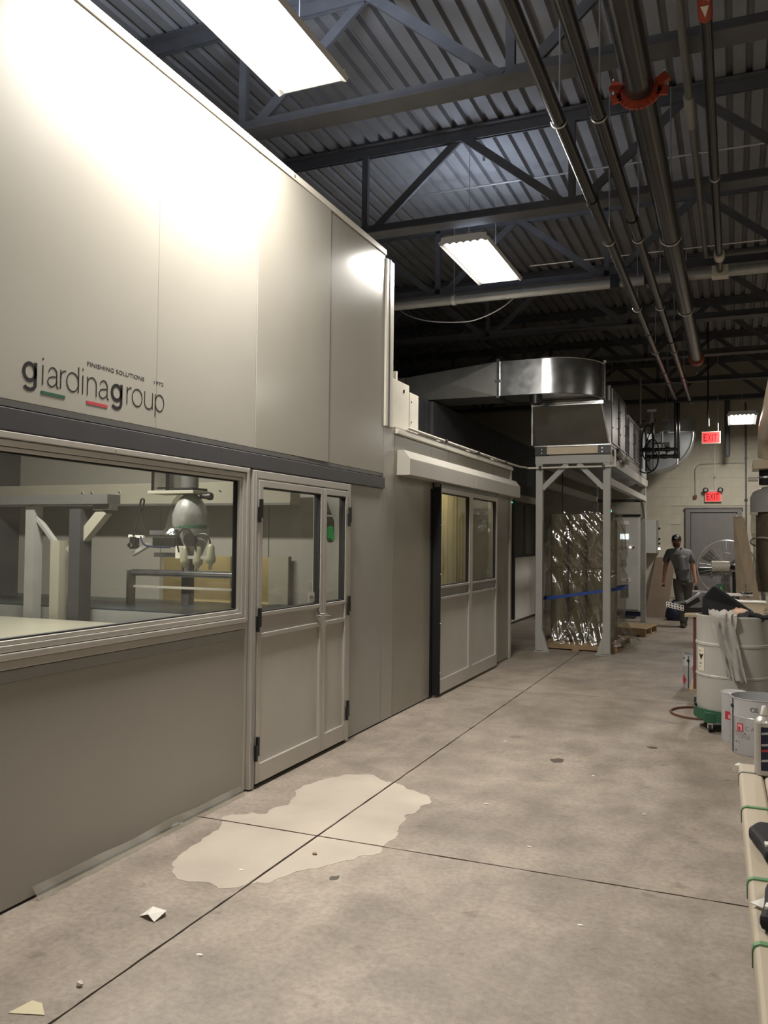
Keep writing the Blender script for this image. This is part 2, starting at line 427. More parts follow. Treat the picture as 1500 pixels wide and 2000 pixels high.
# back wall of concrete blocks
wb = struct('wall_back', G().box(FX0, FX1, 19.406, 19.6, 0, 5.6), 'mortar')
BX0, BX1 = -3.9, 1.3
me_block = None
row = 0; z = 0.0
count = 0
DX0, DX1, DZ = -1.0, .13, 2.33      # door opening
while z < 4.55:
    x = BX0 - (.2 if row % 2 else 0)
    while x < BX1:
        a, b = x + .004, x + .396
        if not (b > DX0 and a < DX1 and z + .1 < DZ) and count < 296:
            if me_block is None:
                o = G().box(.001, .399, 0, .012, .001, .199).build('block', 'block', wb)
                me_block = o.data
            else:
                o = bpy.data.objects.new('block', me_block); COL.objects.link(o); o.parent = wb
            o.location = (x, 19.394, z); count += 1
        x += .4
    z += .2; row += 1
g = G()
g.box(FX0, BX0 - .2, 19.395, 19.41, 0, 5.6); g.box(BX1 + .2, FX1, 19.395, 19.41, 0, 5.6); g.box(BX0 - .2, BX1 + .2, 19.395, 19.41, 4.6, 5.6)
g.build('upper_wall_face', 'block', wb)
struct('wall_left', G().box(FX0 - .2, FX0, FY0, FY1 + .2, 0, 5.6), 'block')
struct('wall_right', G().box(FX1, FX1 + .2, FY0, FY1 + .2, 0, 5.6), 'block')
struct('wall_front', G().box(FX0 - .2, FX1 + .2, FY0 - .2, FY0, 0, 5.6), 'block')

# roof deck: ribbed sheets running away from the camera
ceil = struct('ceiling', G().box(FX0, FX1, FY0, FY1, 5.60, 5.66), 'deck')
RP = .15
def deck_sheet():
    g = G(); pts = []
    for k in range(6):
        x = k * RP
        pts += [(x, 0), (x + .085, 0), (x + .10, .045), (x + .135, .045)]
    pts.append((.9, 0))
    Lh = FY1 - FY0
    for (a, b) in zip(pts, pts[1:]):
        g.add([(a[0], 0, a[1]), (b[0], 0, b[1]), (b[0], Lh, b[1]), (a[0], Lh, a[1])], [(0, 1, 2, 3)])
    return g
ds = None
for k in range(15):
    if ds is None:
        o = deck_sheet().build('deck_sheet', 'deck', ceil, fix=False); ds = o.data
    else:
        o = bpy.data.objects.new('deck_sheet', ds); COL.objects.link(o); o.parent = ceil
    o.location = (FX0 + k * .9, FY0, 5.50 + (k % 2) * .003)

# joists
JZ, TZ = 4.6, 5.44
words_j = ['first', 'second', 'third', 'fourth', 'fifth', 'sixth', 'seventh', 'eighth', 'ninth']
JYS = [3.03, 5.29, 7.53, 9.75, 12.02, 14.3, 16.6, 18.9]
cm = {}
def jpart(key, name, mk, parent, loc):
    if key not in cm:
        o = mk().build(name, 'steel_dark', parent, world=False); cm[key] = o.data
    else:
        o = bpy.data.objects.new(name, cm[key]); COL.objects.link(o); o.parent = parent
    o.location = loc; return o
def chord(bottom):
    s = 1 if bottom else -1
    g = G(); g.box(FX0 + .02, FX1 - .02, -.095, .095, 0 if bottom else -.012, .012 if bottom else 0)
    for d in (-.02, .02):
        g.box(FX0 + .02, FX1 - .02, d - .005, d + .005, .012 if bottom else -.10, .10 if bottom else -.012)
    return g
seen = 0
for y in JYS:
    if y > 3.5:
        lab = 'dark steel open-web roof joist, %s in view from the nearest' % words_j[seen]; seen += 1
    else: lab = 'dark steel open-web roof joist nearest of all, over the big lamp, above the view'
    t = thing('roof_joist', lab, 'joist', (0, y, JZ), 0, 'open-web joists under the roof deck' if y > 3.5 else 'joists overhead near end')
    jpart('b', 'bottom_chord', lambda: chord(True), t, (0, 0, 0))
    jpart('t', 'top_chord', lambda: chord(False), t, (0, 0, TZ - JZ + .05))
    H = TZ - JZ
    for k in range(-3, 4):
        xb = -1.35 + 2.04 * k
        if xb < FX0 + .1 or xb > FX1 - .1: continue
        jpart('v', 'web_post', lambda: G().bar((0, 0, .02), (0, 0, H), .06, .05), t, (xb, 0, 0))
        if xb + .98 < FX1 - .1: jpart('d1', 'web_diagonal', lambda: G().bar((.06, .015, .04), (.96, .015, H - .02), .03, .075), t, (xb, 0, 0))
        if xb - 1.06 > FX0 + .1: jpart('d2', 'web_diagonal', lambda: G().bar((-.06, -.015, .04), (-1.02, -.015, H - .02), .03, .075), t, (xb, 0, 0))

# ---------------------------------------------------------------- lamps
def fixture():
    # local: length along y 1.24, width .44 along x, emitting face looks down at z=0
    g = G()
    prof = [(-.22, .0), (-.235, .03), (-.16, .085), (.16, .085), (.235, .03), (.22, .0), (.19, .012), (.15, .07), (-.15, .07), (-.19, .012)]
    g.prism(prof, 'y', -.62, .62)
    return g
first = None
LAMP_LABELS = ['large lit fluorescent fixture hanging nearest beside the tall booth panels', 'lit fluorescent fixture hanging over the gap past the tall booth end',
               'lit fluorescent fixture hanging near the back wall by the exit signs']
for i, (x, y, z, rz, p, vis) in enumerate(LAMPS):
    lab = LAMP_LABELS[i] if i < 3 else 'fluorescent fixture overhead behind the viewpoint'
    if first is None:
        first = t = thing('ceiling_lamp', lab, 'lamp', (x, y, z), rz, 'hanging fluorescent fixtures')
        fixture().build('lamp_housing', 'lamp_body', t, world=False)
        # scalloped end plates
        G().box(-.21, .21, .611, .619, .012, .08).build('end_plate', 'lamp_body', t, world=False)
        for s in (-1,):
            pl = [(-.21, .08), (-.21, .0)]
            for k in range(6):
                for q in range(1, 6):
                    a = PI * q / 6; pl.append((-.19 + .0633 * k + .0317 * (1 - math.cos(a)), -.012 + .03 * math.sin(a)))
            pl += [(.21, .0), (.21, .08)]
            G().prism(pl, 'y', s * .615 - .004, s * .615 + .004).build('end_plate', 'lamp_body', t, world=False)
        for k in range(6):
            G().cyl((-.158 + k * .0633, -.58, .03), (-.158 + k * .0633, .58, .03), .012, n=8).build('tube', 'tube', t, world=False, smooth=True)
        for s in (-1, 1):
            G().cyl((0, s * .45, .08), (0, s * .45, 1.2), .003, n=5).build('hanger_wire', 'zinc', t, world=False)
    else:
        if i > 2: lab = 'unseen fluorescent fixture ' + ('behind the viewpoint along the booth', 'behind the viewpoint over the boards', 'over the hall floor beside the drum', 'over the hall floor beside the collector')[i - 3]
        t = dup(first, (x, y, z), rz, lab, 'hanging fluorescent fixtures' if i < 3 else 'fixtures out of view')
    if i < 3: t.scale = (1.09, 1.09, 1.0)
    area('lamp_light', (x, y, z + .012), .38, 1.23, p)
    if i < 2: area('added_glare_fill', (x, y, z + .10), .30, 1.0, (60, 18)[i], (.70, .80, 1.0), rot=(PI, 0, 0))  # added cool fill standing in for glare on the ceiling, not a fixture part

# ================================================================ the tall spray booth (left)
WX = -2.86
booth = thing('spray_booth', 'tall pale metal spray booth with long window, double door and printed lettering', 'booth', (-4.9, 4.0, 0))
D = .06                                                    # wall thickness
def wallbox(y0, y1, z0, z1, x=WX, d=D): return G().box(x - d, x, y0, y1, z0, z1)
UB = 2.18
def tilt_panel(y0, y1, z0, z1, dx, top=4.16):
    # upper panel whose far edge stands dx proud: sheets do not sit perfectly flat
    g = G(); vs = []
    for z in (z0, z1):
        vs += [(WX - D, y0, z), (WX, y0, z), (WX + dx, y1, z), (WX - D, y1, z)]
    return g.add(vs, [(3, 2, 1, 0), (4, 5, 6, 7), (0, 1, 5, 4), (1, 2, 6, 5), (2, 3, 7, 6), (3, 0, 4, 7)])
for (a, b, dx) in ((-1.0, .1, 0), (.1, 1.2, 0), (1.2, 2.3, 0), (2.3, 3.6535, .0), (3.65, 4.655, 0.0), (4.66, 5.70, .010), (5.705, 6.795, .0)):
    tilt_panel(a + .002, b - .002, UB, 4.12, dx).build('upper_panel', 'booth' if a < 4.6 else 'booth_far', booth, bevel=.003)
G().box(WX - D, WX + .012, -1, 6.8, 4.12, 4.17).build('top_trim', 'offwhite', booth, bevel=.004)
for y in (1.3, 3.2, 5.1): G().box(WX + .012, WX + .014, y, y + .02, 4.135, 4.155).build('screw', 'zinc', booth)
# end trim of the upper box
G().box(-3.2, WX + .018, 6.80, 6.97, 2.60, 4.10).build('corner_post', 'offwhite', booth, bevel=.006)
G().box(WX + .018, WX + .024, 6.86, 6.875, 2.60, 4.10).build('corner_seam', 'fascia', booth)
# roof and hidden back of the booth
G().box(-7.2, WX - D, -1, 6.8, 4.08, 4.12).build('roof_panel', 'grey', booth)
G().box(-7.26, -7.2, -1, 6.97, 0, 4.12).build('rear_panel', 'fascia', booth)
G().box(-7.2, WX - D, -1.06, -1.0, 0, 4.12).build('near_end_panel', 'cell', booth)
G().box(-7.2, -3.2, 6.90, 6.96, 2.6, 4.12).build('far_end_panel', 'booth', booth)
for (a, b) in ((-7.2, -5.32), (-5.31, -4.075), (-4.065, WX - D)):
    g = G()
    if a == -5.31:   # opening towards the lit filter room
        g.box(a, b, 6.90, 6.96, 1.42, 2.6); g.box(a, b, 6.90, 6.96, 0, .86)
    else: g.box(a, b, 6.90, 6.96, 0, 2.6)
    g.build('partition_panel', 'booth', booth)
# fascia
G().box(WX - D, WX + .004, -1, 6.79, 2.150, 2.178).build('fascia_strip', 'fascia_light', booth)
G().box(WX - D, WX + .022, -1, 6.79, 2.045, 2.142).build('fascia_beam', 'fascia', booth, bevel=.004)
G().box(WX - D, WX - .01, -1, 6.79, 2.142, 2.150).build('shadow_gap', 'seal', booth)
# lower wall panels
for (a, b) in ((-1, .1), (.1, 1.2), (1.2, 2.3), (2.3, 4.565)):
    wallbox(a + .001, b - .001, .012, .975).build('lower_panel', 'booth_low', booth, bevel=.003)
wallbox(4.565, 4.60, .012, 2.045).build('jamb_strip', 'alu', booth)
wallbox(6.075, 6.79, .012, 2.045).build('lower_panel', 'booth_low', booth, bevel=.003)
wallbox(6.795, 7.055, .012, 2.60).build('lower_panel', 'booth_low', booth, bevel=.003)
G().box(WX - .05, WX - .01, -1, 6.8, 0, .012).build('floor_seal', 'seal', booth)
# long window: frame profiles, gasket, pane
def window(y0, y1):
    f = G()
    f.frame('x', WX - .05, WX + .028, y0, y1, 1.07, 2.04, .035).build
    fo = G().frame('x', WX - .05, WX + .028, y0, y1, 1.07, 2.04, .030).build('window_frame', 'alu', booth, bevel=.004)
    G().frame('x', WX - .05, WX + .018, y0 + .034, y1 - .034, 1.104, 2.006, .028).build('inner_profile', 'alu', fo, bevel=.003)
    G().frame('x', WX - .045, WX + .006, y0 + .064, y1 - .064, 1.134, 1.976, .018).build('inner_profile', 'alu', fo, bevel=.002)
    G().frame('x', WX - .040, WX - .012, y0 + .082, y1 - .082, 1.152, 1.958, .008).build('gasket', 'seal', fo)
    G().box(WX - .034, WX - .026, y0 + .090, y1 - .090, 1.160, 1.950).build('pane', 'pane', fo)
    for y in (y1 - .012, y1 - .65, y1 - 1.25):
        for z in (1.085, 2.025): G().cyl((WX + .028, y, z), (WX + .031, y, z), .006, n=8).build('screw', 'zinc', fo)
window(2.28, 4.563); window(-.4, 2.26)
G().box(WX - .05, WX + .018, -1, 4.563, 1.03, 1.068).build('sill_profile', 'alu', booth, bevel=.003)
G().box(WX - .05, WX + .010, -1, 4.563, .976, 1.026).build('sill_profile', 'grey', booth, bevel=.003)
# double door
df = G(); df.box(WX - .05, WX + .03, 4.605, 4.66, .01, 2.035); df.box(WX - .05, WX + .03, 6.02, 6.07, .01, 2.035); df.box(WX - .05, WX + .03, 4.66, 6.02, 1.985, 2.035)
dfo = df.build('door_frame', 'alu', booth, bevel=.004)
G().box(WX + .03, WX + .036, 4.63, 4.64, .01, 2.03).build('frame_groove', 'grey', dfo)
def leaf(y0, y1, hinge_y, handle=None):
    x0, x1 = WX - .03, WX + .036
    st = .045
    g = G(); g.box(x0, x1, y0, y0 + st, .03, 1.975); g.box(x0, x1, y1 - st, y1, .03, 1.975)
    g.box(x0, x1, y0 + st, y1 - st, 1.93, 1.975); g.box(x0, x1, y0 + st, y1 - st, 1.095, 1.12)
    g.box(x0, x1, y0 + st, y1 - st, .955, .985); g.box(x0, x1, y0 + st, y1 - st, .03, .15)
    lo = g.build('door_leaf', 'alu', booth, bevel=.003)
    G().box(x0, x1 - .018, y0 + st, y1 - st, .985, 1.095).build('middle_rail', 'alu', lo)
    G().box(x0, x1 - .018, y0 + st, y1 - st, .15, .955).build('infill_panel', 'alu_panel', lo)
    G().frame('x', x0 + .01, x1 - .006, y0 + st, y1 - st, 1.12, 1.93, .008).build('gasket', 'seal', lo)
    G().box(x0 + .03, x0 + .036, y0 + st + .008, y1 - st - .008, 1.128, 1.922).build('pane', 'pane', lo)
    for z in (.18, 1.0, 1.70):
        h = G(); h.box(x1, x1 + .018, hinge_y - .018, hinge_y, z, z + .10); h.box(x1, x1 + .018, hinge_y - .002, hinge_y + .020, z + .03, z + .15)
        h.build('hinge', 'black', lo)
    return lo
l1 = leaf(4.668, 5.585, 4.665); l2 = leaf(5.592, 6.012, 6.018)
hx = WX + .036
G().cyl((hx, 5.50, 1.045), (hx + .012, 5.50, 1.045), .026, n=16).tube([(hx + .01, 5.50, 1.045), (hx + .05, 5.50, 1.045), (hx + .058, 5.52, 1.045), (hx + .058, 5.585, 1.04)], .010, 8).build('lever_handle', 'chrome', l1, smooth=True)
G().cyl((hx, 5.50, .985), (hx + .01, 5.50, .985), .013, n=12).build('lock_barrel', 'chrome', l1, smooth=True)
st = G().box(WX + .003, WX + .004, 5.42, 5.51, 1.135, 1.205).build('sticker', 'white', l1)
text('sticker_text', 'PUSH', .022, 'black', l1, (WX + .0045, 5.438, 1.165), FACE_X)
# clear film at the foot of the wall
g = G(); n = 60; vs = []
for k in range(n + 1):
    y = 2.86 + 1.68 * k / n; h = .055 + .018 * noise.noise(Vector((y * 3, 0, 0))); o_ = .012 + .012 * abs(noise.noise(Vector((y * 7, 2, 0))))
    vs += [(WX + .03 + o_, y, .002), (WX + .012 + o_, y, h * .5), (WX + .003, y, h)]
fs = []
for k in range(n):
    for q in range(2): fs.append((k * 3 + q, k * 3 + 3 + q, k * 3 + 4 + q, k * 3 + 1 + q))
g.add(vs, fs).build('plastic_film', 'film', booth, smooth=60, fix=False)
# lettering
TX = WX + .0015
def tline(name, body, y0, z, size, width, m='black', off=0): text(name, body, size, m, booth, (WX + .0006, y0, z), FACE_X, offset=off, width=width, extrude=.0003)
bz = 2.282
def zof(y): return 2.272 + (y - 2.75) * 0.052
SZ = .165
ARC = lambda cx, cy, rx, ry, a0, a1, n=16: [(cx + rx * math.cos(math.radians(a0 + (a1 - a0) * k / n)), cy + ry * math.sin(math.radians(a0 + (a1 - a0) * k / n))) for k in range(n + 1)]
GLYPH = {'i': [[(.5, 0), (.5, 1)], [(.5, 1.26), (.5, 1.38)]],
         'a': [ARC(.46, .68, .36, .32, 170, 0, 12) + [(.82, .12), (.86, .03), (1, 0)], [(.82, .60), (.70, .55), (.40, .52), (.15, .45), (.02, .27), (.08, .10), (.30, 0), (.55, .05), (.74, .18), (.82, .34)]],
         'r': [[(0, 0), (0, 1)], [(0, .55), (.12, .80), (.45, .95), (1, .99)]],
         'd': [ARC(.48, .5, .48, .5, 0, 360, 28), [(.96, 0), (.96, 1.38)]],
         'n': [[(0, 0), (0, 1)], [(0, .55)] + ARC(.5, .62, .5, .38, 165, 0, 14) + [(1, 0)]],
         'o': [ARC(.5, .5, .5, .5, 0, 360, 28)],
         'u': [[(1, 0), (1, 1)], [(0, 1)] + ARC(.5, .38, .5, .38, 180, 345, 14) + [(1, .45)]],
         'p': [[(.04, -.38), (.04, 1)], ARC(.52, .5, .48, .5, 0, 360, 28)],
         'g': [ARC(.42, .5, .42, .42, 0, 360, 28), [(.86, 1.02), (.86, -.08)] + ARC(.43, -.08, .43, .30, 0, -150, 12)]}
def glyph(ch, y0, y1, z0, xh, t):
    g = G()
    for line in GLYPH[ch]:
        P = [Vector((0, y0 + (y1 - y0) * u, z0 + xh * v)) for u, v in line]; n = len(P); closed = (P[0] - P[-1]).length < 1e-5
        vs = []
        for i, p in enumerate(P):
            d = (P[(i + 1) % (n - 1)] - P[i - 1 if i else n - 2]) if closed else (P[min(i + 1, n - 1)] - P[max(i - 1, 0)])
            d.normalize(); q = Vector((0, -d.z, d.y)) * t / 2
            for s in (-1, 1):
                for x in (WX + .0002, TX): vs.append((x, p.y + s * q.y, p.z + s * q.z))
        fs = []
        for i in range(n - 1):
            b = 4 * i; fs += [(b + 1, b + 3, b + 7, b + 5), (b, b + 1, b + 5, b + 4), (b + 2, b + 6, b + 7, b + 3)]
        g.add(vs, fs)
    g.build('letter', 'black', booth)
for ch, y0, y1 in (('g', 2.745, 2.822), ('i', 2.835, 2.872), ('a', 2.882, 2.950), ('r', 2.962, 2.994), ('d', 3.000, 3.078), ('i', 3.088, 3.118), ('n', 3.135, 3.195), ('a', 3.214, 3.284),
                   ('g', 3.306, 3.386), ('r', 3.418, 3.450), ('o', 3.458, 3.536), ('u', 3.556, 3.620), ('p', 3.640, 3.716)):
    glyph(ch, y0, y1, 2.276, .088, .0165 if ch == 'g' else .0050)
tline('lettering', 'FINISHING SOLUTIONS', 3.13, 2.416, .030, .42, m='fascia')
tline('lettering', '1972', 3.63, 2.416, .026, .08, m='fascia')
G().box(WX, TX + .0005, 2.845, 2.99, 2.233, 2.248).build('green_bar', 'green', booth)
redbar = mat('red_print', (.45, .05, .06), rough=.5)
G().box(WX, TX + .0005, 3.13, 3.275, 2.233, 2.248).build('red_bar', redbar, booth)

# ---- inside the booth
M['robot'] = mat('robot_arm_under_film', (.22, .22, .21), rough=.35, var=.25, scale=14)
lampi = thing('booth_lamp', 'bright strip lamp inside the tall spray booth', 'lamp', (-4.6, 4.6, 3.3))
G().box(-5.4, -3.8, 4.5, 4.7, 3.3, 3.36).build('lamp_housing', 'lamp_body', lampi)
area('booth_light', (-4.6, 4.6, 3.28), 1.6, .2, 150)
bm_ = thing('gantry_beam', 'pale steel gantry beam crossing the inside of the spray booth', 'beam', (-5.4, 6.55, 1.92))
G().box(-7.15, -3.62, 6.5, 6.68, 1.90, 2.11).build('beam', 'cell', bm_, bevel=.006)
G().box(-7.15, -3.62, 6.49, 6.502, 1.895, 1.915).build('rail', 'galv_dull', bm_)
for x in (-5.96, -5.84, -5.5, -4.35):
    G().cyl((x, 6.485, 2.03), (x, 6.5, 2.03), .008, n=8).build('bolt', 'chrome', bm_)
# gantry stand at the near end: two posts with knee braces
gs = thing('gantry_stand', 'grey two-post gantry stand with knee braces behind the booth window', 'stand', (-5.5, 5.6, 0))
G().box(-5.72, -5.62, 5.55, 5.65, 0, 1.86).build('post', 'grey', gs)
G().box(-5.43, -5.33, 5.55, 5.65, 0, 1.56).build('post', 'cell', gs)
G().bar((-5.80, 5.6, 1.93), (-5.42, 5.6, 1.54), .03, .05, up=(0, 1, 0)).build('brace', 'grey', gs)
G().bar((-4.88, 5.6, 1.82), (-5.24, 5.6, 1.46), .09, .08, up=(0, 1, 0)).build('brace', 'cell', gs)
G().box(-4.98, -4.80, 5.55, 5.65, 1.82, 1.87).build('clamp_plate', 'galv_dull', gs)
G().box(-7.1, -4.8, 5.52, 5.68, 1.87, 1.95).build('cross_rail', 'fascia_light', gs)
G().box(-5.20, -5.08, 5.52, 5.66, 0, 1.83).build('machine_column', 'fascia', gs)
# reciprocating robot head
rb = thing('spray_robot', 'film-wrapped spray robot head with hoses and three cloudy cups', 'robot', (-4.1, 5.6, 1.95))
g = G(); g.box(-4.36, -3.92, 5.48, 5.72, 1.945, 1.97)
g.build('mounting_plate', 'cell', rb, bevel=.003)
g = G(); g.box(-4.34, -4.31, 5.5, 5.7, 1.97, 2.3); g.box(-4.31, -4.16, 5.52, 5.54, 1.985, 2.0); g.box(-4.2, -4.16, 5.5, 5.7, 1.97, 2.3)
g.build('carriage_bracket', 'chrome', rb)
G().cyl((-4.04, 5.6, 1.97), (-4.04, 5.6, 2.9), .07, n=20).build('lift_column', 'galv_dull', rb, smooth=True)
G().box(-4.16, -3.94, 5.5, 5.7, 1.972, 1.992).build('seal_ring', 'black', rb)
G().cyl((-3.93, 5.6, 1.93), (-3.86, 5.6, 1.925), .022, n=12).cyl((-3.86, 5.6, 1.925), (-3.83, 5.6, 1.925), .03, n=12).build('side_motor', 'black', rb, smooth=True)
prof = [(.05, 1.945), (.085, 1.91), (.125, 1.85), (.145, 1.78), (.14, 1.72), (.125, 1.66)]
g = G(); g.lathe([(r * 1.0, z) for r, z in prof], (0, 0, 0), 22)
g.v = [(-4.03 + x * (.95 + .12 * noise.noise(Vector((x * 9, y * 9, z * 9)))), 5.6 + y * (1 + .12 * noise.noise(Vector((x * 8, y * 8, z * 8 + 4)))), z) for x, y, z in g.v]
g.build('bagged_shoulder', 'robot', rb, smooth=60)
g = G(); g.lathe([(.02, 1.94), (.06, 1.90), (.09, 1.80), (.12, 1.68), (.17, 1.62), (.10, 1.58)], (0, 0, 0), 20)
g.v = [(-4.17 + x * (.8 + .25 * noise.noise(Vector((x * 12, y * 12, z * 12)))), 5.64 + y * .9, z) for x, y, z in g.v]
g.build('crumpled_film', 'wrap', rb, smooth=60)
G().lathe([(.128, 1.70), (.133, 1.695), (.133, 1.675), (.128, 1.67)], (-4.03, 5.6, 0), 24).build('green_band', 'green', rb, smooth=True)
g = G(); g.lathe([(.125, 1.668), (.115, 1.62), (.10, 1.56), (.07, 1.50), (.05, 1.46)], (0, 0, 0), 18); g.v = [(-3.98 + x + (1.668 - z) * .12, 5.58 + y, z) for x, y, z in g.v]
g.build('lower_arm', 'robot', rb, smooth=60)
G().cyl((-3.94, 5.46, 1.58), (-3.94, 5.60, 1.58), .05, n=18).build('wrist_motor', 'black', rb, smooth=True)
G().bar((-4.40, 5.58, 1.635), (-4.06, 5.58, 1.635), .03, .035).build('cross_arm', 'steel_dark', rb)
G().box(-4.32, -4.10, 5.50, 5.62, 1.52, 1.60).build('valve_block', 'black', rb, bevel=.006)
G().box(-4.30, -4.06, 5.50, 5.58, 1.44, 1.475).build('valve_rail', 'galv', rb)
G().box(-4.08, -3.98, 5.48, 5.58, 1.43, 1.53).build('valve_rail', 'offwhite', rb, bevel=.004)
G().bar((-4.60, 5.56, 1.605), (-4.45, 5.56, 1.60), .022, .022).build('white_sensor', 'white', rb)
G().cyl((-4.545, 5.56, 1.61), (-4.545, 5.56, 1.66), .018, n=10).box(-4.57, -4.52, 5.53, 5.59, 1.50, 1.60).build('spray_gun', 'black', rb)
G().bar((-4.56, 5.56, 1.455), (-4.40, 5.57, 1.54), .03, .045, up=(0, 1, 0)).build('gun_bracket', 'grey', rb)
G().cyl((-4.55, 5.52, 1.53), (-4.55, 5.50, 1.53), .018, n=12).build('gun_knob', 'chrome', rb)
def loop(name, pts, r, m='black'):
    P = [Vector(p) for p in pts]; out = []
    for i in range(len(P) - 1):
        a, b, c, d = P[max(i - 1, 0)], P[i], P[i + 1], P[min(i + 2, len(P) - 1)]
        for k in range(6):
            t = k / 6; out.append(.5 * ((2 * b) + (c - a) * t + (2 * a - 5 * b + 4 * c - d) * t * t + (3 * b - a - 3 * c + d) * t ** 3))
    out.append(P[-1]); return G().tube(out, r, 6)
loop('', [(-4.54, 5.56, 1.65), (-4.50, 5.55, 1.76), (-4.46, 5.55, 1.84), (-4.44, 5.54, 1.90), (-4.47, 5.54, 1.90), (-4.48, 5.54, 1.82), (-4.47, 5.55, 1.72), (-4.44, 5.57, 1.64)], .008).build('hose', 'black', rb, smooth=True)
loop('', [(-4.45, 5.52, 1.60), (-4.42, 5.50, 1.56), (-4.38, 5.5, 1.53), (-4.28, 5.49, 1.52), (-4.12, 5.47, 1.52)], .008).build('hose', 'navy', rb, smooth=True)
loop('', [(-4.03, 5.46, 1.48), (-4.04, 5.45, 1.58), (-4.0, 5.45, 1.655), (-3.93, 5.45, 1.66), (-3.89, 5.46, 1.58), (-3.88, 5.47, 1.50)], .008).build('hose', 'black', rb, smooth=True)
loop('', [(-3.92, 5.5, 1.60), (-3.86, 5.5, 1.625), (-3.80, 5.5, 1.62), (-3.77, 5.5, 1.57), (-3.77, 5.5, 1.53)], .007).build('hose', 'black', rb, smooth=True)
loop('', [(-3.90, 5.5, 1.59), (-3.84, 5.49, 1.585), (-3.79, 5.49, 1.56)], .005).build('hose', 'black', rb, smooth=True)
for (x, z) in ((-4.0, 1.36), (-3.88, 1.36), (-3.76, 1.38)):
    c = G().lathe([(.012, z - .005), (.016, z + .01), (.038, z + .03), (.04, z + .06), (.03, z + .10), (.028, z + .15), (.015, z + .17)], (x, 5.5, 0), 14).build('cup', 'translucent_cup', rb, smooth=60)
    G().cyl((x, 5.5, z - .03), (x, 5.5, z), .014, n=10).build('nozzle', 'chrome', c)
G().box(-4.0, -3.76, 5.49, 5.52, 1.43, 1.455).build('cup_bar', 'grey', rb)

# conveyor bed, its roller and side plates
cv = thing('conveyor_bed', 'long conveyor bed with dark belt running through the spray booth', 'conveyor', (-5, 5.9, 0))
G().box(-7.15, -3.70, 5.71, 6.82, .80, .97).build('bed_frame', 'grey', cv)
G().box(-7.15, -3.72, 5.73, 6.80, .970, .984).build('belt', mat('dark_slate_belt', (.035, .045, .05), rough=.35), cv)
for x in (-7.0, -5.4, -3.9): G().box(x, x + .1, 5.9, 6.0, 0, .8).build('leg', 'grey', cv)
sp = thing('tray_sheet', 'pale film-covered tray under the booth window behind the glass', 'tray', (-4.4, 4.3, 0))
G().box(-6.4, -3.4, 2.4, 5.45, .86, .90).build('tray', 'cell', sp)
G().box(-3.35, -3.0, .5, 6.2, .92, .95).build('side_rail', 'galv_dull', sp)
for (x, y) in ((-6.2, 2.6), (-3.5, 2.6), (-6.2, 4.9), (-3.5, 4.9)): G().box(x, x + .06, y, y + .06, 0, .86).build('leg', 'grey', sp)
rl = thing('cleaning_roller', 'long steel roller on brackets above the conveyor belt', 'roller', (-4.6, 6.3, .98))
G().cyl((-5.16, 6.3, 1.27), (-3.98, 6.3, 1.27), .032, n=16).build('roller', 'galv', rl, smooth=True)
for x in (-5.18, -3.98): G().box(x - .012, x + .012, 6.25, 6.35, .984, 1.29).build('bracket', 'white' if x > -4 else 'galv_dull', rl)
G().box(-5.18, -3.98, 6.32, 6.35, 1.13, 1.15).build('tie_bar', 'offwhite', rl)
G().box(-4.66, -4.58, 6.36, 6.44, .984, 1.42).build('upright', 'fascia', rl)
sd = thing('splash_plate', 'grey splash plate standing at the conveyor end inside the booth', 'plate', (-3.88, 6.8, .98))
G().box(-4.02, -3.81, 6.83, 6.85, .985, 1.43).build('plate', 'cell', sd)
G().box(-3.812, -3.80, 6.82, 6.86, .985, 1.43).build('edge_strip', 'fascia', sd)
# bright filter room seen through the opening
fr = thing('filter_bank', 'yellow paper filter bank seen through the opening behind the conveyor', 'filter', (-4.7, 7.5, 0))
for k in range(5):
    G().box(-5.9 + k * .55, -5.37 + k * .55, 7.5, 7.56, .3, 2.3).build('filter_panel', 'yellow', fr)
for k in range(6):
    G().box(-5.94 + k * .55, -5.88 + k * .55, 7.44, 7.5, .3, 2.3).build('filter_post', 'kraft', fr)
area('filter_light', (-4.9, 7.2, 2.3), 1.4, .2, 14)
# folded green label and dark gusset behind the narrow pane
gu = thing('wall_gusset', 'dark triangular steel gusset behind the narrow door pane', 'bracket', (-3.05, 6.2, 1.3))
G().prism([(5.84, 1.95), (5.84, 1.82), (6.07, 1.57), (6.12, 1.58), (6.12, 1.74), (5.94, 1.95)], 'x', -3.03, -3.0).build('gusset_plate', 'fascia', gu)
G().bar((-3.0, 5.80, 1.79), (-3.0, 6.12, 1.78), .016, .016).build('tie_rod', 'chrome', gu)
G().prism([(5.67, 1.62), (5.67, 1.68), (5.72, 1.70), (5.77, 1.69), (5.78, 1.64), (5.80, 1.60), (5.76, 1.58), (5.73, 1.61), (5.69, 1.60)], 'x', -2.84, -2.838).build('green_sticker', mat('green_sticker', (.02, .25, .06), rough=.5), gu)

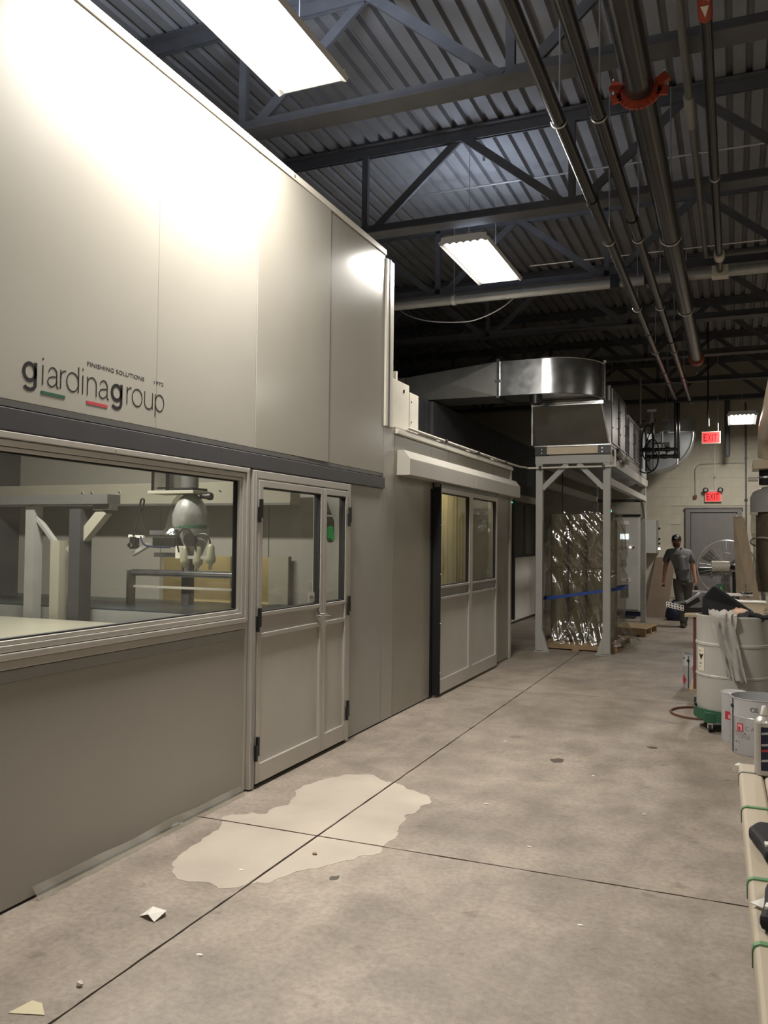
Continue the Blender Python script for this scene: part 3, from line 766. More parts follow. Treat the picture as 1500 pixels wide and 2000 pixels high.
# ================================================================ the low drying cell
cell = thing('drying_cell', 'low grey panelled cell with paired sliding glass doors under a track cover', 'booth', (-4.5, 9.2, 0))
Y0, Y1 = 7.06, 11.35
for (a, b) in ((7.06, 8.05), (10.42, 11.0), (11.0, 11.25)):
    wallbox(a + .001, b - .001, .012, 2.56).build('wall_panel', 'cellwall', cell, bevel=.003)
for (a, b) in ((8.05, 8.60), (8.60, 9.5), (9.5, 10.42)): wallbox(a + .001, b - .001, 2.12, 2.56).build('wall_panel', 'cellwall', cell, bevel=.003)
G().box(WX - D, WX + .02, 11.25, 11.33, .0, 2.6).build('corner_post', 'alu_panel', cell, bevel=.003)
G().box(-3.96, WX - D, 11.27, 11.33, 0, 2.6).build('end_panel', 'cell', cell)
G().box(-7.2, WX - D, 7.065, 11.25, 2.52, 2.57).build('roof_panel', 'cell', cell)
G().box(WX - D, WX + .035, 7.06, 11.34, 2.565, 2.605).build('top_trim', 'offwhite', cell, bevel=.003)
G().box(WX - .03, WX + .02, 7.06, 11.34, 2.605, 2.625).build('cable_tray', 'alu_panel', cell)
for y in (8.3, 9.35, 10.4): G().box(WX - .03, WX + .04, y, y + .12, 2.625, 2.66).build('tray_bracket', 'alu_panel', cell)
hood = G().prism([(WX, 2.19), (WX + .13, 2.19), (WX + .13, 2.34), (WX + .07, 2.42), (WX, 2.42)], 'y', 7.12, 9.235).build('track_cover', 'alu_panel', cell, bevel=.003)
G().prism([(WX, 2.19), (WX + .13, 2.19), (WX + .13, 2.34), (WX + .07, 2.42), (WX, 2.42)], 'y', 9.24, 11.36).build('track_cover', 'alu_panel', cell, bevel=.003)
G().box(WX - D, WX + .01, 8.05, 8.11, 0, 2.12).build('door_jamb', 'seal', cell)
# rail hidden by the cover carries the doors
G().box(WX + .02, WX + .08, 8.1, 10.42, 2.14, 2.19).build('door_track', 'galv_dull', cell)
def slide(y0, y1):
    x0, x1 = WX + .02, WX + .075; st = .06
    g = G(); g.box(x0, x1, y0, y0 + st, .03, 2.15); g.box(x0, x1, y1 - st, y1, .03, 2.15)
    g.box(x0, x1, y0 + st, y1 - st, 2.09, 2.15); g.box(x0, x1, y0 + st, y1 - st, 1.10, 1.125); g.box(x0, x1, y0 + st, y1 - st, .985, 1.01); g.box(x0, x1, y0 + st, y1 - st, .03, .17)
    s = g.build('sliding_door', 'alu', cell, bevel=.003)
    G().box(x0 + .005, x1 - .025, y0 + st, y1 - st, 1.01, 1.10).build('middle_rail', 'grey', s)
    G().box(x0 + .005, x1 - .02, y0 + st, y1 - st, .17, .985).build('infill_panel', 'alu_panel', s)
    G().box(x0 + .02, x0 + .026, y0 + st, y1 - st, 1.125, 2.09).build('pane', 'pane_dark', s)
    G().frame('x', x0 + .01, x1 - .01, y0 + st, y1 - st, 1.125, 2.09, .01).build('gasket', 'seal', s)
    return s
s1 = slide(8.13, 9.235); s2 = slide(9.245, 10.39)
G().box(WX + .002, WX + .09, 8.112, 8.13, .02, 2.17).build('edge_seal', 'seal', s1)
for z in (.25, .75, 1.25, 1.75): G().cyl((WX + .09, 8.12, z), (WX + .10, 8.12, z), .008, n=8).build('stud', 'zinc', s1)
# yellow curtains behind the sliding doors
cur = thing('filter_curtain', 'pale yellow pleated sheets hanging behind the sliding doors', 'curtain', (-3.5, 9.5, 0))
for (a, b) in ((8.6, 9.0), (9.02, 9.6), (9.75, 10.5), (10.55, 11.1)):
    g = G(); n = 24; vs = []
    for k in range(n + 1):
        y = a + (b - a) * k / n; x = -3.45 + .02 * math.sin(k * 1.1)
        vs += [(x, y, .4), (x, y, 2.3)]
    g.add(vs, [(2 * k, 2 * k + 2, 2 * k + 3, 2 * k + 1) for k in range(n)]).build('curtain_panel', 'yellow', cur, smooth=80, fix=False)
G().bar((-3.45, 8.3, 2.33), (-3.45, 11.15, 2.33), .03, .03).build('curtain_rail', 'grey', cur)
area('cell_light', (-3.15, 9.4, 2.48), .12, 1.8, 12)
G().box(-3.22, -3.08, 8.4, 10.4, 2.485, 2.515).build('lamp_housing', 'lamp_body', thing('cell_lamp', 'slim strip lamp under the drying cell roof behind the doors', 'lamp', (-3.15, 9.4, 2.5)))
# control box on the roof of the cell
cb = thing('junction_cabinet', 'white electrical cabinet on the cell roof beside the booth corner', 'cabinet', (-3.1, 7.5, 2.63))
G().box(-3.35, -2.93, 7.02, 7.60, 2.63, 3.10).build('body', 'offwhite', cb, bevel=.006)
G().box(-3.35, -2.93, 7.615, 7.86, 2.63, 3.04).build('body', 'offwhite', cb, bevel=.006)
G().cyl((-2.93, 7.45, 3.02), (-2.925, 7.45, 3.02), .018, n=12).build('lock', 'black', cb)
for z in (2.75, 2.95): G().cyl((-2.93, 7.66, z), (-2.925, 7.66, z), .008, n=8).build('screw', 'black', cb)
for (y, h) in ((7.1, .16), (7.3, .06), (7.62, .22)): G().box(-3.12, -3.08, y, y + .04, 3.04, 3.04 + h).build('stub_post', 'alu_panel', cb)

# ================================================================ third enclosure, set back, with dark upper casing
tun = thing('oven_tunnel', 'dark set-back oven tunnel with white lower doors behind the steel stand', 'oven', (-4.6, 15, 0))
TX3 = -4.0
for k in range(7):
    a = 11.5 + k * .94
    G().box(TX3 - .06, TX3, a, a + .93, .03, 1.27).build('lower_door', 'white', tun, bevel=.004)
    G().box(TX3 - .03, TX3 - .02, a + .05, a + .88, 1.33, 2.33).build('pane', 'pane_dark', tun)
    g = G(); g.frame('x', TX3 - .05, TX3 - .005, a, a + .93, 1.28, 2.38, .045); g.build('window_frame', 'fascia', tun)
for y in (13.4, 15.9, 18.05): G().box(TX3, TX3 + .07, y, y + .08, .08, 2.4).build('door_post', 'black', tun)
G().box(TX3 - .08, TX3 + .05, 11.4, 18.12, 2.38, 2.52).build('head_rail', 'cell', tun)
G().box(TX3 - .08, TX3 + .02, 11.4, 18.12, 2.52, 2.72).build('head_rail', 'fascia', tun)
G().box(TX3 - .3, TX3 - .24, 11.4, 18.1, .03, 2.4).build('inner_lining', 'fascia', tun)
for k in range(3): G().box(-5.2, TX3 - .02, 11.4 + k * 2.24, 13.63 + k * 2.24, 2.72, 3.60).build('upper_casing', 'steel_dark', tun)
G().box(-7.2, -4.06, 8.1, 11.2, 2.6, 3.55).build('upper_casing', 'steel_dark', tun)
G().box(TX3 - .06, TX3 + .03, 11.4, 18.1, 0, .03).build('floor_track', 'black', tun)
G().box(TX3 + .0, TX3 + .03, 15.86, 15.88, 2.33, 2.35).build('green_lamp', 'led_green', tun)
G().box(-7.2, -4.06, 11.25, 11.4, 0, 3.6).build('end_casing', 'steel_dark', tun)
G().box(-7.2, -3.0, 18.13, 18.2, 0, .01).build('floor_trim', 'grey', tun)

# ================================================================ steel stand carrying the air unit
stn = thing('equipment_stand', 'grey square-tube steel stand carrying the air unit over the wrapped pallet', 'stand', (-2.16, 14.8, 0))
def column(x, y, gx):
    c = G().box(x - .05, x + .05, y - .05, y + .05, .012, 2.72).build('column', 'frame', stn, bevel=.004)
    G().box(x - .07, x + .07, y - .07, y + .07, 0, .012).box(x - .05 + min(gx, 0) * .11, x + .05 + max(gx, 0) * .11, y - .075, y + .075, 0, .012).build('base_plate', 'frame', c)
    if gx: G().prism([(x + gx * .05, .012), (x + gx * .14, .012), (x + gx * .05, .30)], 'y', y - .04, y + .04).build('gusset', 'frame', c)
    return c
column(-2.64, 12.2, 1); column(-1.68, 12.2, -1); column(-2.64, 17.5, 0); column(-1.70, 17.5, 0)
g = G().box(-2.70, -1.62, 12.15, 12.25, 2.72, 2.84); g.build('top_beam', 'frame', stn, bevel=.004)
G().box(-2.70, -1.62, 17.45, 17.55, 2.72, 2.84).build('top_beam', 'frame', stn, bevel=.004)
for x in (-2.64, -1.68):
    G().box(x - .05, x + .05, 12.25, 17.45, 2.70, 2.84).build('side_beam', 'frame', stn, bevel=.004)
    G().box(x - .045, x + .045, 12.25, 17.45, 2.41, 2.51).build('side_rail', 'frame', stn, bevel=.004)
G().bar((-2.60, 12.2, 2.36), (-2.24, 12.2, 2.72), .07, .07, up=(0, 1, 0)).build('knee_brace', 'frame', stn)
G().bar((-1.72, 12.2, 2.36), (-2.08, 12.2, 2.72), .07, .07, up=(0, 1, 0)).build('knee_brace', 'frame', stn)
G().bar((-1.68, 17.42, 2.1), (-1.68, 17.1, 2.41), .05, .05).build('knee_brace', 'frame', stn)
G().box(-2.59, -1.73, 17.46, 17.54, 2.40, 2.46).build('cross_rail', 'fascia', stn)

ahu = thing('air_unit', 'long dark air handling unit lying on the steel stand', 'ventilation unit', (-2.16, 13.9, 2.84))
G().box(-2.70, -2.53, 12.13, 12.22, 2.845, 2.975).build('corner_block', 'black', ahu)
G().box(-1.80, -1.62, 12.13, 12.22, 2.845, 2.975).build('corner_block', 'black', ahu)
G().box(-2.53, -1.80, 12.15, 12.20, 2.86, 2.965).build('front_board', 'cardbeige', ahu)
for x in (-2.60, -1.74):
    for z in (2.88, 2.93): G().cyl((x, 12.125, z), (x, 12.13, z), .008, n=8).build('bolt', 'zinc', ahu)
G().box(-2.70, -1.64, 12.22, 16.3, 2.845, 2.97).build('base_frame', 'galv_dull', ahu)
for (a, b, zt, m) in ((12.32, 13.2, 3.86, 'ahu'), (13.21, 14.1, 3.86, 'galv_dull'), (14.12, 14.35, 3.7, 'black'), (14.4, 15.3, 3.74, 'galv_dull'), (15.32, 16.2, 3.74, 'ahu')):
    p = G().box(-2.68, -1.645, a, b, 2.98, zt).build('casing_section', m, ahu, bevel=.01)
    G().frame('x', -1.645, -1.63, a + .05, b - .05, 3.03, zt - .05, .02).build('access_panel_rim', 'galv_dull', p)
    G().tube([(-1.64, b - .22, 3.30), (-1.60, b - .22, 3.30), (-1.60, b - .22, 3.46), (-1.64, b - .22, 3.46)], .009, 6).build('pull_handle', 'black', p)
    G().cyl((-1.645, a + .12, 3.25), (-1.625, a + .12, 3.25), .015, n=8).cyl((-1.645, a + .12, 3.6), (-1.625, a + .12, 3.6), .015, n=8).build('latch', 'chrome', p)
# inlet hood: plenum with sloping front
hd = G()
hd.add([(-2.70, 12.2, 2.985), (-1.64, 12.2, 2.985), (-1.72, 11.98, 3.55), (-2.70, 11.98, 3.55), (-2.70, 12.34, 2.985), (-1.64, 12.34, 2.985), (-1.64, 12.34, 3.62), (-2.70, 12.34, 3.62), (-1.72, 11.98, 3.62), (-2.70, 11.98, 3.62)],
       [(0, 1, 2, 3), (3, 2, 8, 9), (4, 7, 6, 5), (0, 3, 9, 7, 4), (1, 5, 6, 8, 2), (9, 8, 6, 7), (0, 4, 5, 1)])
hd.build('inlet_hood', 'ahu', ahu)
G().box(-2.72, -1.70, 11.95, 11.985, 3.535, 3.555).box(-2.72, -1.70, 11.95, 11.985, 3.56, 3.58).build('hood_flange', 'galv', ahu)
G().box(-2.72, -1.63, 12.17, 12.205, 2.975, 2.99).build('hood_flange', 'galv', ahu)
G().box(-2.72, -2.70, 11.98, 12.21, 2.98, 3.56).build('hood_side_flange', 'galv', ahu)
G().add([(-1.735, 11.96, 3.55), (-1.72, 11.96, 3.55), (-1.63, 12.17, 2.99), (-1.655, 12.17, 2.99), (-1.735, 11.99, 3.55), (-1.72, 11.99, 3.55), (-1.63, 12.2, 2.99), (-1.655, 12.2, 2.99)],
        [(0, 1, 2, 3), (7, 6, 5, 4), (1, 5, 6, 2), (0, 3, 7, 4), (0, 4, 5, 1), (3, 2, 6, 7)]).build('hood_side_flange', 'galv', ahu)
# crumpled foil hose at the side
loop('', [(-1.60, 12.6, 2.93), (-1.56, 12.9, 2.86), (-1.6, 13.2, 2.90), (-1.55, 13.5, 2.84), (-1.6, 13.9, 2.88)], .045, ).build('foil_hose', 'galv', ahu, smooth=True)

duct = thing('supply_duct', 'shiny sheet-metal duct with a wide curved elbow above the stand', 'duct', (-2.5, 11.8, 3.6))
ZB, ZT2 = 3.625, 4.11
cx, cy, R2, R1 = -2.45, 12.13, .735, .10
g = G(); n = 24; vs = []
for k in range(n + 1):
    a = -PI / 2 + (PI / 2) * k / n
    for R in (R1, R2):
        for z in (ZB, ZT2): vs.append((cx + R * math.cos(a), cy + R * math.sin(a), z))
fs = []
for k in range(n):
    b = 4 * k
    fs += [(b, b + 1, b + 5, b + 4), (b + 2, b + 6, b + 7, b + 3), (b, b + 4, b + 6, b + 2), (b + 1, b + 3, b + 7, b + 5)]
fs += [(0, 2, 3, 1), (4 * n, 4 * n + 1, 4 * n + 3, 4 * n + 2)]
g.add(vs, fs).build('elbow', 'galv', duct, smooth=30)
# standing seams along the edges of the elbow
for z in (ZB - .006, ZT2 + .006):
    G().tube([(cx + R2 * math.cos(-PI / 2 + PI / 2 * k / 24), cy + R2 * math.sin(-PI / 2 + PI / 2 * k / 24), z) for k in range(25)], .009, 6).build('edge_seam', 'galv', duct, smooth=True)
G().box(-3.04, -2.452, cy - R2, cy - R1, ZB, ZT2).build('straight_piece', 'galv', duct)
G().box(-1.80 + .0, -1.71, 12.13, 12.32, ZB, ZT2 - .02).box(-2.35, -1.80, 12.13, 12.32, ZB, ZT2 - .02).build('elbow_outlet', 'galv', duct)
for x in (-3.07, -3.045): G().box(x - .008, x + .008, cy - R2 - .03, cy - R1 + .03, ZB - .03, ZT2 + .03).build('flange', 'galv', duct)
G().box(-3.10, -3.02, cy - R2 - .034, cy - R2 - .03, 3.82, 3.85).build('flange_clip', 'galv', duct)
def crossbroken(x0, x1, yf, yb, zb0, zt0, zb1, zt1, d):
    g = G(); xm = (x0 + x1) / 2; zm = (zb0 + zt0 + zb1 + zt1) / 4
    g.add([(x0, yf, zb0), (x0, yf, zt0), (x1, yf, zb1), (x1, yf, zt1), (xm, yf - d, zm), (x0, yb, zb0), (x0, yb, zt0), (x1, yb, zb1), (x1, yb, zt1)],
          [(0, 4, 1), (1, 4, 3), (3, 4, 2), (2, 4, 0), (5, 6, 8, 7), (1, 3, 8, 6), (0, 5, 7, 2), (0, 1, 6, 5), (2, 7, 8, 3)])
    return g
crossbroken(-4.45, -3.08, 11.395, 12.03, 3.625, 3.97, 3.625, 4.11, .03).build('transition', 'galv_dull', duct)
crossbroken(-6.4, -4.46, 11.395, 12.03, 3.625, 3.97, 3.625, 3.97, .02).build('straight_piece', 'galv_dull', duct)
# insulation/white cap by the elbow corner
G().cyl((-1.70, 12.1, 4.13), (-1.70, 12.1, 4.17), .02, n=10).build('test_plug', 'white', duct, smooth=True)
G().tube([(-1.70, 12.1, 4.14), (-1.69, 12.1, 3.6)], .006, 6).build('stay_rod', 'zinc', duct)
G().cyl((-2.55, 11.5, 3.50), (-2.55, 11.5, 3.62), .09, .09, n=18).build('bottom_spigot', 'black', duct, smooth=True)

cd = thing('white_conduit', 'thin pale conduit running over the cell edge and across the steel stand', 'conduit', (-2.7, 10, 2.63))
loop('', [(-2.83, 7.3, 2.645), (-2.83, 9.5, 2.645), (-2.83, 11.5, 2.65), (-2.80, 11.95, 2.66), (-2.74, 12.10, 2.662), (-2.2, 12.115, 2.665), (-1.60, 12.115, 2.67), (-1.56, 12.115, 2.70), (-1.56, 12.12, 2.9)], .014).build('conduit', 'offwhite', cd, smooth=True)
for (p, q) in (((-2.86, 8.4, 2.645), (-2.80, 8.4, 2.645)), ((-2.86, 9.6, 2.645), (-2.80, 9.6, 2.645)), ((-2.86, 10.9, 2.645), (-2.80, 10.9, 2.645)), ((-2.62, 12.115, 2.64), (-2.62, 12.115, 2.69)), ((-1.72, 12.115, 2.64), (-1.72, 12.115, 2.69))):
    G().bar(p, q, .035, .04).build('clip', 'black', cd)

# ================================================================ wrapped pallet of rolls
def pallet(name, label, cx, cy, lx, ly, rz=0):
    t = thing(name, label, 'pallet', (cx, cy, 0), rz, 'wooden pallets')
    n = 7
    for k in range(n):
        x = -lx / 2 + (lx - .09) * k / (n - 1)
        G().box(x, x + .09, -ly / 2, ly / 2, .118, .138).build('deck_board', 'wood', t, world=False)
    for k in range(3):
        y = -ly / 2 + (ly - .05) * k / 2
        G().box(-lx / 2, lx / 2, y, y + .05, .02, .117).build('stringer', 'wood', t, world=False)
    for k in range(3):
        x = -lx / 2 + (lx - .09) * k / 2
        G().box(x, x + .09, -ly / 2, ly / 2, 0, .019).build('bottom_board', 'wood', t, world=False)
    return t
pallet('pallet', 'wooden pallet under the film-wrapped rolls inside the steel stand', -2.14, 13.05, 1.20, 1.15, rz=-.05)
pallet('pallet', 'small empty wooden pallet lying on the floor behind the wrapped load', -1.62, 15.3, .55, .9, rz=-.12)
ROLLG = 'cardboard rolls under the wrap'
cardboard_roll = None
rollpos = [(x, y, z0, h) for (z0, h) in ((.14, 1.06), (1.205, .80)) for y in (12.80, 13.18) for x in (-2.46, -2.19, -1.92)] + [(-1.70, 13.0, .14, 1.78)]
for i, (x, y, z0, h) in enumerate(rollpos):
    tier = 'lower' if z0 < .5 else 'upper'
    lab = 'brown cardboard roll, %s tier, %s row, %s' % (tier, 'front' if y < 13 else 'back', {-2.46: 'nearest the oven tunnel', -2.19: 'in the middle', -1.92: 'nearest the aisle'}[x] if i < 12 else '')
    if i == len(rollpos) - 1: lab = 'tall brown cardboard roll standing full height at the side of the wrapped pallet'
    r = .132 if i < 12 else .06
    o = G().lathe([(.03, z0), (r, z0), (r, z0 + h), (r * .55, z0 + h), (r * .55, z0 + h - .05)], (x, y, 0), 22).build('cardboard_roll', 'kraft', None, smooth=True)
    tag(o, lab, 'roll', ROLLG if i < 12 else None)
# wrap: a draped skin round the load, creased and flaring over the pallet at the foot
g = G(); N_, Mz = 260, 90; vs = []
def ridge(x): return 1 - abs(x) * 2
for j in range(Mz + 1):
    z = .10 + 1.93 * j / Mz
    for k in range(N_):
        a = 2 * PI * k / N_
        c, s = math.cos(a), math.sin(a); p = 4.5
        fl = max(0, .42 - z) * (.30 + .45 * max(0, c) ** 2)
        rr = 1 / ((abs(c) ** p + abs(s) ** p) ** (1 / p))
        hx, hy = .545 + fl, .46 + fl
        top = max(0, z - 1.75) * .25
        px, py = c * rr * .5, s * rr * .5
        sl = .85 if z > 1.15 else .35                      # creases run down across the load
        q = Vector(((px + py * .7 + z * sl) * 5.5, (px - z * .6) * 1.1, py * 2 + (0 if z > 1.15 else 7)))
        nn = noise.noise(Vector((px * 2.4, py * 2.4, z * 1.6))) * .03 + ridge(noise.noise(q)) * .034 + ridge(noise.noise(q * 2.3)) * .014
        nn -= .03 * math.exp(-((z - 1.18) / .05) ** 2)
        vs.append((-2.10 + c * rr * (hx - top + nn), 12.99 + s * rr * (hy - top + nn), z + (.05 if j == Mz else .01) * noise.noise(Vector((c * 3, s * 3, j * .3)))))
fs = [(j * N_ + k, j * N_ + (k + 1) % N_, (j + 1) * N_ + (k + 1) % N_, (j + 1) * N_ + k) for j in range(Mz) for k in range(N_)]
o = g.add(vs, fs).build('stretch_wrap', 'wrap', None, smooth=80, fix=False)
tag(o, 'crinkled clear stretch wrap draped round the cardboard rolls on the pallet', 'plastic wrap')
g = G(); vs = []; n = 60
for k in range(n):
    a = 2 * PI * k / n; c, s = math.cos(a), math.sin(a); p = 5; rr = 1 / ((abs(c) ** p + abs(s) ** p) ** (1 / p))
    z = .83 + .10 * c * rr
    for dz in (-.022, .022): vs.append((-2.10 + c * rr * .60, 12.99 + s * rr * .515, z + dz))
o = g.add(vs, [(2 * k, (2 * k + 2) % (2 * n), (2 * k + 3) % (2 * n), 2 * k + 1) for k in range(n)]).build('ratchet_strap', 'strap_blue', None, smooth=80, fix=False)
tag(o, 'blue strap pulled round the wrapped cardboard rolls', 'strap')

# black drop cord with its hook over the wrapped pallet
dc = loop('', [(-2.50, 13.2, 2.70), (-2.50, 13.2, 2.4), (-2.50, 13.2, 2.06)], .009).build('drop_cord', 'black', None, smooth=True)
tag(dc, 'black drop cord hanging above the wrapped pallet', 'cord')

# ================================================================ control cabinet, beacon, wall box
cc = thing('control_cabinet', 'tall grey control cabinet with lit screen against the back wall', 'cabinet', (-2.3, 19.1, 0))
G().box(-2.95, -1.90, 18.85, 19.38, .10, 2.16).build('body', 'cabinet', cc, bevel=.006)
G().box(-2.95, -1.90, 18.87, 19.36, 0, .10).build('plinth', 'navy', cc)
G().box(-2.96, -1.885, 18.80, 19.38, 2.16, 2.20).build('cap', 'black', cc)
G().box(-2.40, -1.93, 18.83, 18.85, .14, 2.14).build('door', 'cabinet', cc, bevel=.003)
G().box(-2.93, -2.42, 18.83, 18.85, .14, 2.14).build('door', 'cabinet', cc, bevel=.003)
G().box(-2.37, -2.13, 18.822, 18.83, 1.97, 2.06).build('name_plate', 'white', cc)
G().box(-2.31, -2.14, 18.815, 18.83, 1.66, 1.77).build('screen', 'screen', cc)
for (x, m, r) in ((-2.27, 'black', .014), (-2.19, 'black', .014), (-2.10, 'led_white', .018), (-2.03, 'brownrust', .022)):
    G().cyl((x, 18.80, 1.485), (x, 18.83, 1.485), r, n=12).build('push_button', m, cc, smooth=True)
G().box(-2.30, -2.18, 18.82, 18.83, 1.08, 1.22).build('vent_grille', 'grey', cc)
G().box(-2.30, -2.10, 18.82, 18.83, .74, .82).build('label_plate', 'white', cc)
G().cyl((-2.15, 18.818, .78), (-2.15, 18.82, .78), .028, n=14).build('round_mark', 'grey', cc)
G().frame('y', 18.82, 18.83, -2.30, -2.13, .40, .62, .012).build('vent_rim', 'grey', cc)
G().box(-2.29, -2.14, 18.824, 18.83, .412, .608).build('vent_grille', 'galv_dull', cc)
bc = thing('signal_beacon', 'black signal post with glowing green lamp beside the wrapped load', 'signal lamp', (-2.05, 15.2, 2.0))
G().box(-2.20, -1.98, 15.1, 15.4, 1.92, 2.12).build('pendant_box', 'black', bc, bevel=.01)
G().cyl((-2.06, 15.2, 2.12), (-2.06, 15.2, 2.17), .045, .04, n=14).build('green_lens', 'led_green', bc, smooth=True)
G().cyl((-2.06, 15.2, 2.17), (-2.06, 15.2, 2.30), .012, n=8).cyl((-2.06, 15.2, 2.30), (-2.06, 15.2, 2.41), .02, n=8).build('suspension_rod', 'zinc', bc)
wbx = thing('wall_cabinet', 'grey wall-mounted electrical box with side knobs near the steel stand', 'cabinet', (-1.7, 19.3, 1.35))
G().box(-1.90, -1.58, 19.05, 19.39, 1.36, 2.08).build('body', 'cabinet', wbx, bevel=.006)
G().box(-1.575, -1.555, 19.06, 19.39, 1.36, 2.08).build('side_door', 'grey', wbx)
for (z, m) in ((1.90, 'black'), (1.67, 'black'), (1.57, 'black'), (1.46, 'led_white')):
    G().cyl((-1.555, 19.2, z), (-1.51, 19.2, z), .022, n=10).build('knob', m, wbx, smooth=True)
mt = tag(G().box(-2.25, -1.95, 18.2, 18.7, 0, .012).build('floor_mat', 'rubber', None), 'black rubber mat on the floor before the control cabinet', 'mat')
hb = thing('leaning_board', 'tall brown hardboard sheet leaning on the back wall beside the wall cabinet', 'board', (-1.5, 19, 0))
G().add([(-1.80, 18.75, 0.0), (-1.35, 18.75, 0), (-1.20, 19.36, 1.27), (-1.62, 19.36, 1.27), (-1.80, 18.77, 0.0), (-1.35, 18.77, 0), (-1.20, 19.38, 1.27), (-1.62, 19.38, 1.27)],
        [(0, 1, 2, 3), (7, 6, 5, 4), (0, 4, 5, 1), (1, 5, 6, 2), (2, 6, 7, 3), (3, 7, 4, 0)]).build('sheet', 'board', hb)
tb = thing('trash_bag', 'dark navy bag slumped on the floor behind the walking person', 'bag', (-1.25, 18.3, 0))
g = G().lathe([(.13, 0), (.17, .06), (.17, .18), (.13, .29), (.06, .35), (.05, .40)], (0, 0, 0), 24)
g.v = [(-1.16 + x * (1 + .25 * noise.noise(Vector((x * 9, y * 9, z * 7)))), 18.3 + y * (1 + .2 * noise.noise(Vector((x * 7, y * 9, z * 9 + 3)))), z) for x, y, z in g.v]
g.build('bag_body', 'navy', tb, smooth=60)
G().cyl((-1.16, 18.3, .34), (-1.14, 18.3, .42), .03, .05, n=10).build('bag_neck', 'navy', tb, smooth=True)

# ================================================================ back wall: door, exit signs, conduits
dr = G().box(-1.0, .13, 19.40, 19.402, 0, 2.33)
door = dr.build('door_1', 'doorgrey', None); door['kind'] = 'structure'
G().box(-1.0, -.90, 19.33, 19.40, 0, 2.33).build('door_jamb', 'doorgrey', door)
G().box(.04, .13, 19.33, 19.40, 0, 2.33).build('door_jamb', 'doorgrey', door)
G().box(-.90, .04, 19.33, 19.40, 2.26, 2.33).build('door_head', 'doorgrey', door)
G().box(-1.02, .15, 19.32, 19.39, 2.33, 2.355).build('door_head_trim', 'steel_dark', door)
G().box(-.89, .03, 19.36, 19.40, .01, 2.25).build('door_leaf', 'doorgrey', door, bevel=.003)
G().box(-.78, -.05, 19.29, 19.33, .98, 1.05).build('panic_bar', 'black', door)
G().box(-.50, -.42, 19.28, 19.36, .96, 1.07).build('panic_latch', 'black', door)
G().box(.028, .038, 19.32, 19.36, .8, 2.2).build('edge_light_strip', 'white', door)

def exit_sign(label, x, y, z, s, lamps):
    t = thing('exit_sign', label, 'sign', (x, y, z), 0, None)
    G().box(-.17 * s, .17 * s, 0, .05, 0, .235 * s).build('sign_body', 'offwhite', t, world=False, bevel=.004)
    G().box(-.155 * s, .155 * s, -.004, 0, .015 * s, .22 * s).build('sign_face', 'exit_red', t, world=False)
    lx = -.135 * s
    for ch, wd in (('E', .06), ('X', .068), ('I', .018), ('T', .062)):
        text('sign_letter', ch, .19 * s, 'exit_letter', t, (x + lx, y - .006, z + .05 * s), FACE_Y, offset=.003, width=wd * s, extrude=.001)
        lx += (wd + .012) * s
    if lamps:
        for sx in (-1, 1):
            lo = G().lathe([(.02, 0), (.05, .02), (.058, .05), (.05, .055)], (0, 0, 0), 16, mx=Matrix.Rotation(PI / 2 + .3, 3, 'X'))
            lo.v = [(sx * .15 * s + a, -.03 + b, .27 * s + c) for a, b, c in lo.v]
            ob = lo.build('lamp_head', 'black', t, world=False, smooth=True)
            lq = G().lathe([(.044, .050), (.02, .062), (.001, .064)], (0, 0, 0), 14, mx=Matrix.Rotation(PI / 2 + .3, 3, 'X'))
            lq.v = [(sx * .15 * s + a, -.03 + b, .27 * s + c) for a, b, c in lq.v]
            lq.build('lamp_lens', 'tin', ob, world=False, smooth=True)
        G().box(-.17 * s, .17 * s, -.01, .05, .235 * s, .262 * s).build('lamp_bar', 'offwhite', t, world=False)
    return t
exit_sign('lit red EXIT sign with two lamp heads just above the back door', -.44, 19.33, 2.48, .98, True)
exit_sign('lit red EXIT sign higher up, hung from the joists', -.42, 17.0, 3.48, .98, False)
cdt = thing('hanging_stem', 'slim white stem holding the upper exit sign', 'rod', (-.27, 17.03, 3.75))
G().cyl((-.30, 17.03, 3.69), (-.30, 17.03, 5.5), .008, n=6).build('rod', 'zinc', cdt)
sp2 = thing('sprinkler_drop', 'short bright sprinkler drop hanging above the upper exit sign', 'sprinkler', (-.35, 15.5, 3.7))
G().cyl((-.43, 15.5, 3.62), (-.43, 15.5, 3.76), .02, .014, n=10).build('sprinkler_head', 'chrome', sp2, smooth=True)
G().cyl((-.43, 15.5, 3.76), (-.43, 15.5, 5.5), .014, n=8).build('drop_pipe', 'pipe_dark', sp2)
wc = thing('wall_conduit', 'thin grey conduit rising from the back door exit sign up the block wall', 'conduit', (-.4, 19.38, 2.8))
G().tube([(-.41, 19.375, 2.75), (-.41, 19.375, 4.0)], .012, 6).build('conduit', 'offwhite', wc, smooth=True)
G().cyl((-.41, 19.375, 2.98), (-.41, 19.375, 3.03), .018, n=8).build('coupling', 'zinc', wc)
wc2 = thing('wall_conduit', 'thin curved conduit arching over to a small box on the block wall', 'conduit', (-.8, 19.38, 2.7))
loop('', [(-.80, 19.375, 2.62), (-.80, 19.375, 2.9), (-.80, 19.375, 3.18), (-.74, 19.375, 3.27), (-.66, 19.375, 3.30), (-.2, 19.375, 3.31), (.20, 19.375, 3.31)], .010).build('conduit', 'grey', wc2, smooth=True)
G().box(-.83, -.77, 19.33, 19.39, 2.56, 2.63).build('outlet_box', 'brownrust', wc2)
wc3 = thing('wall_conduit', 'long upright conduit on the block wall to the right of the back door', 'conduit', (.2, 19.38, 1.0))
G().tube([(.21, 19.37, .6), (.21, 19.37, 4.6)], .016, 6).build('conduit', 'steel_dark', wc3, smooth=True)
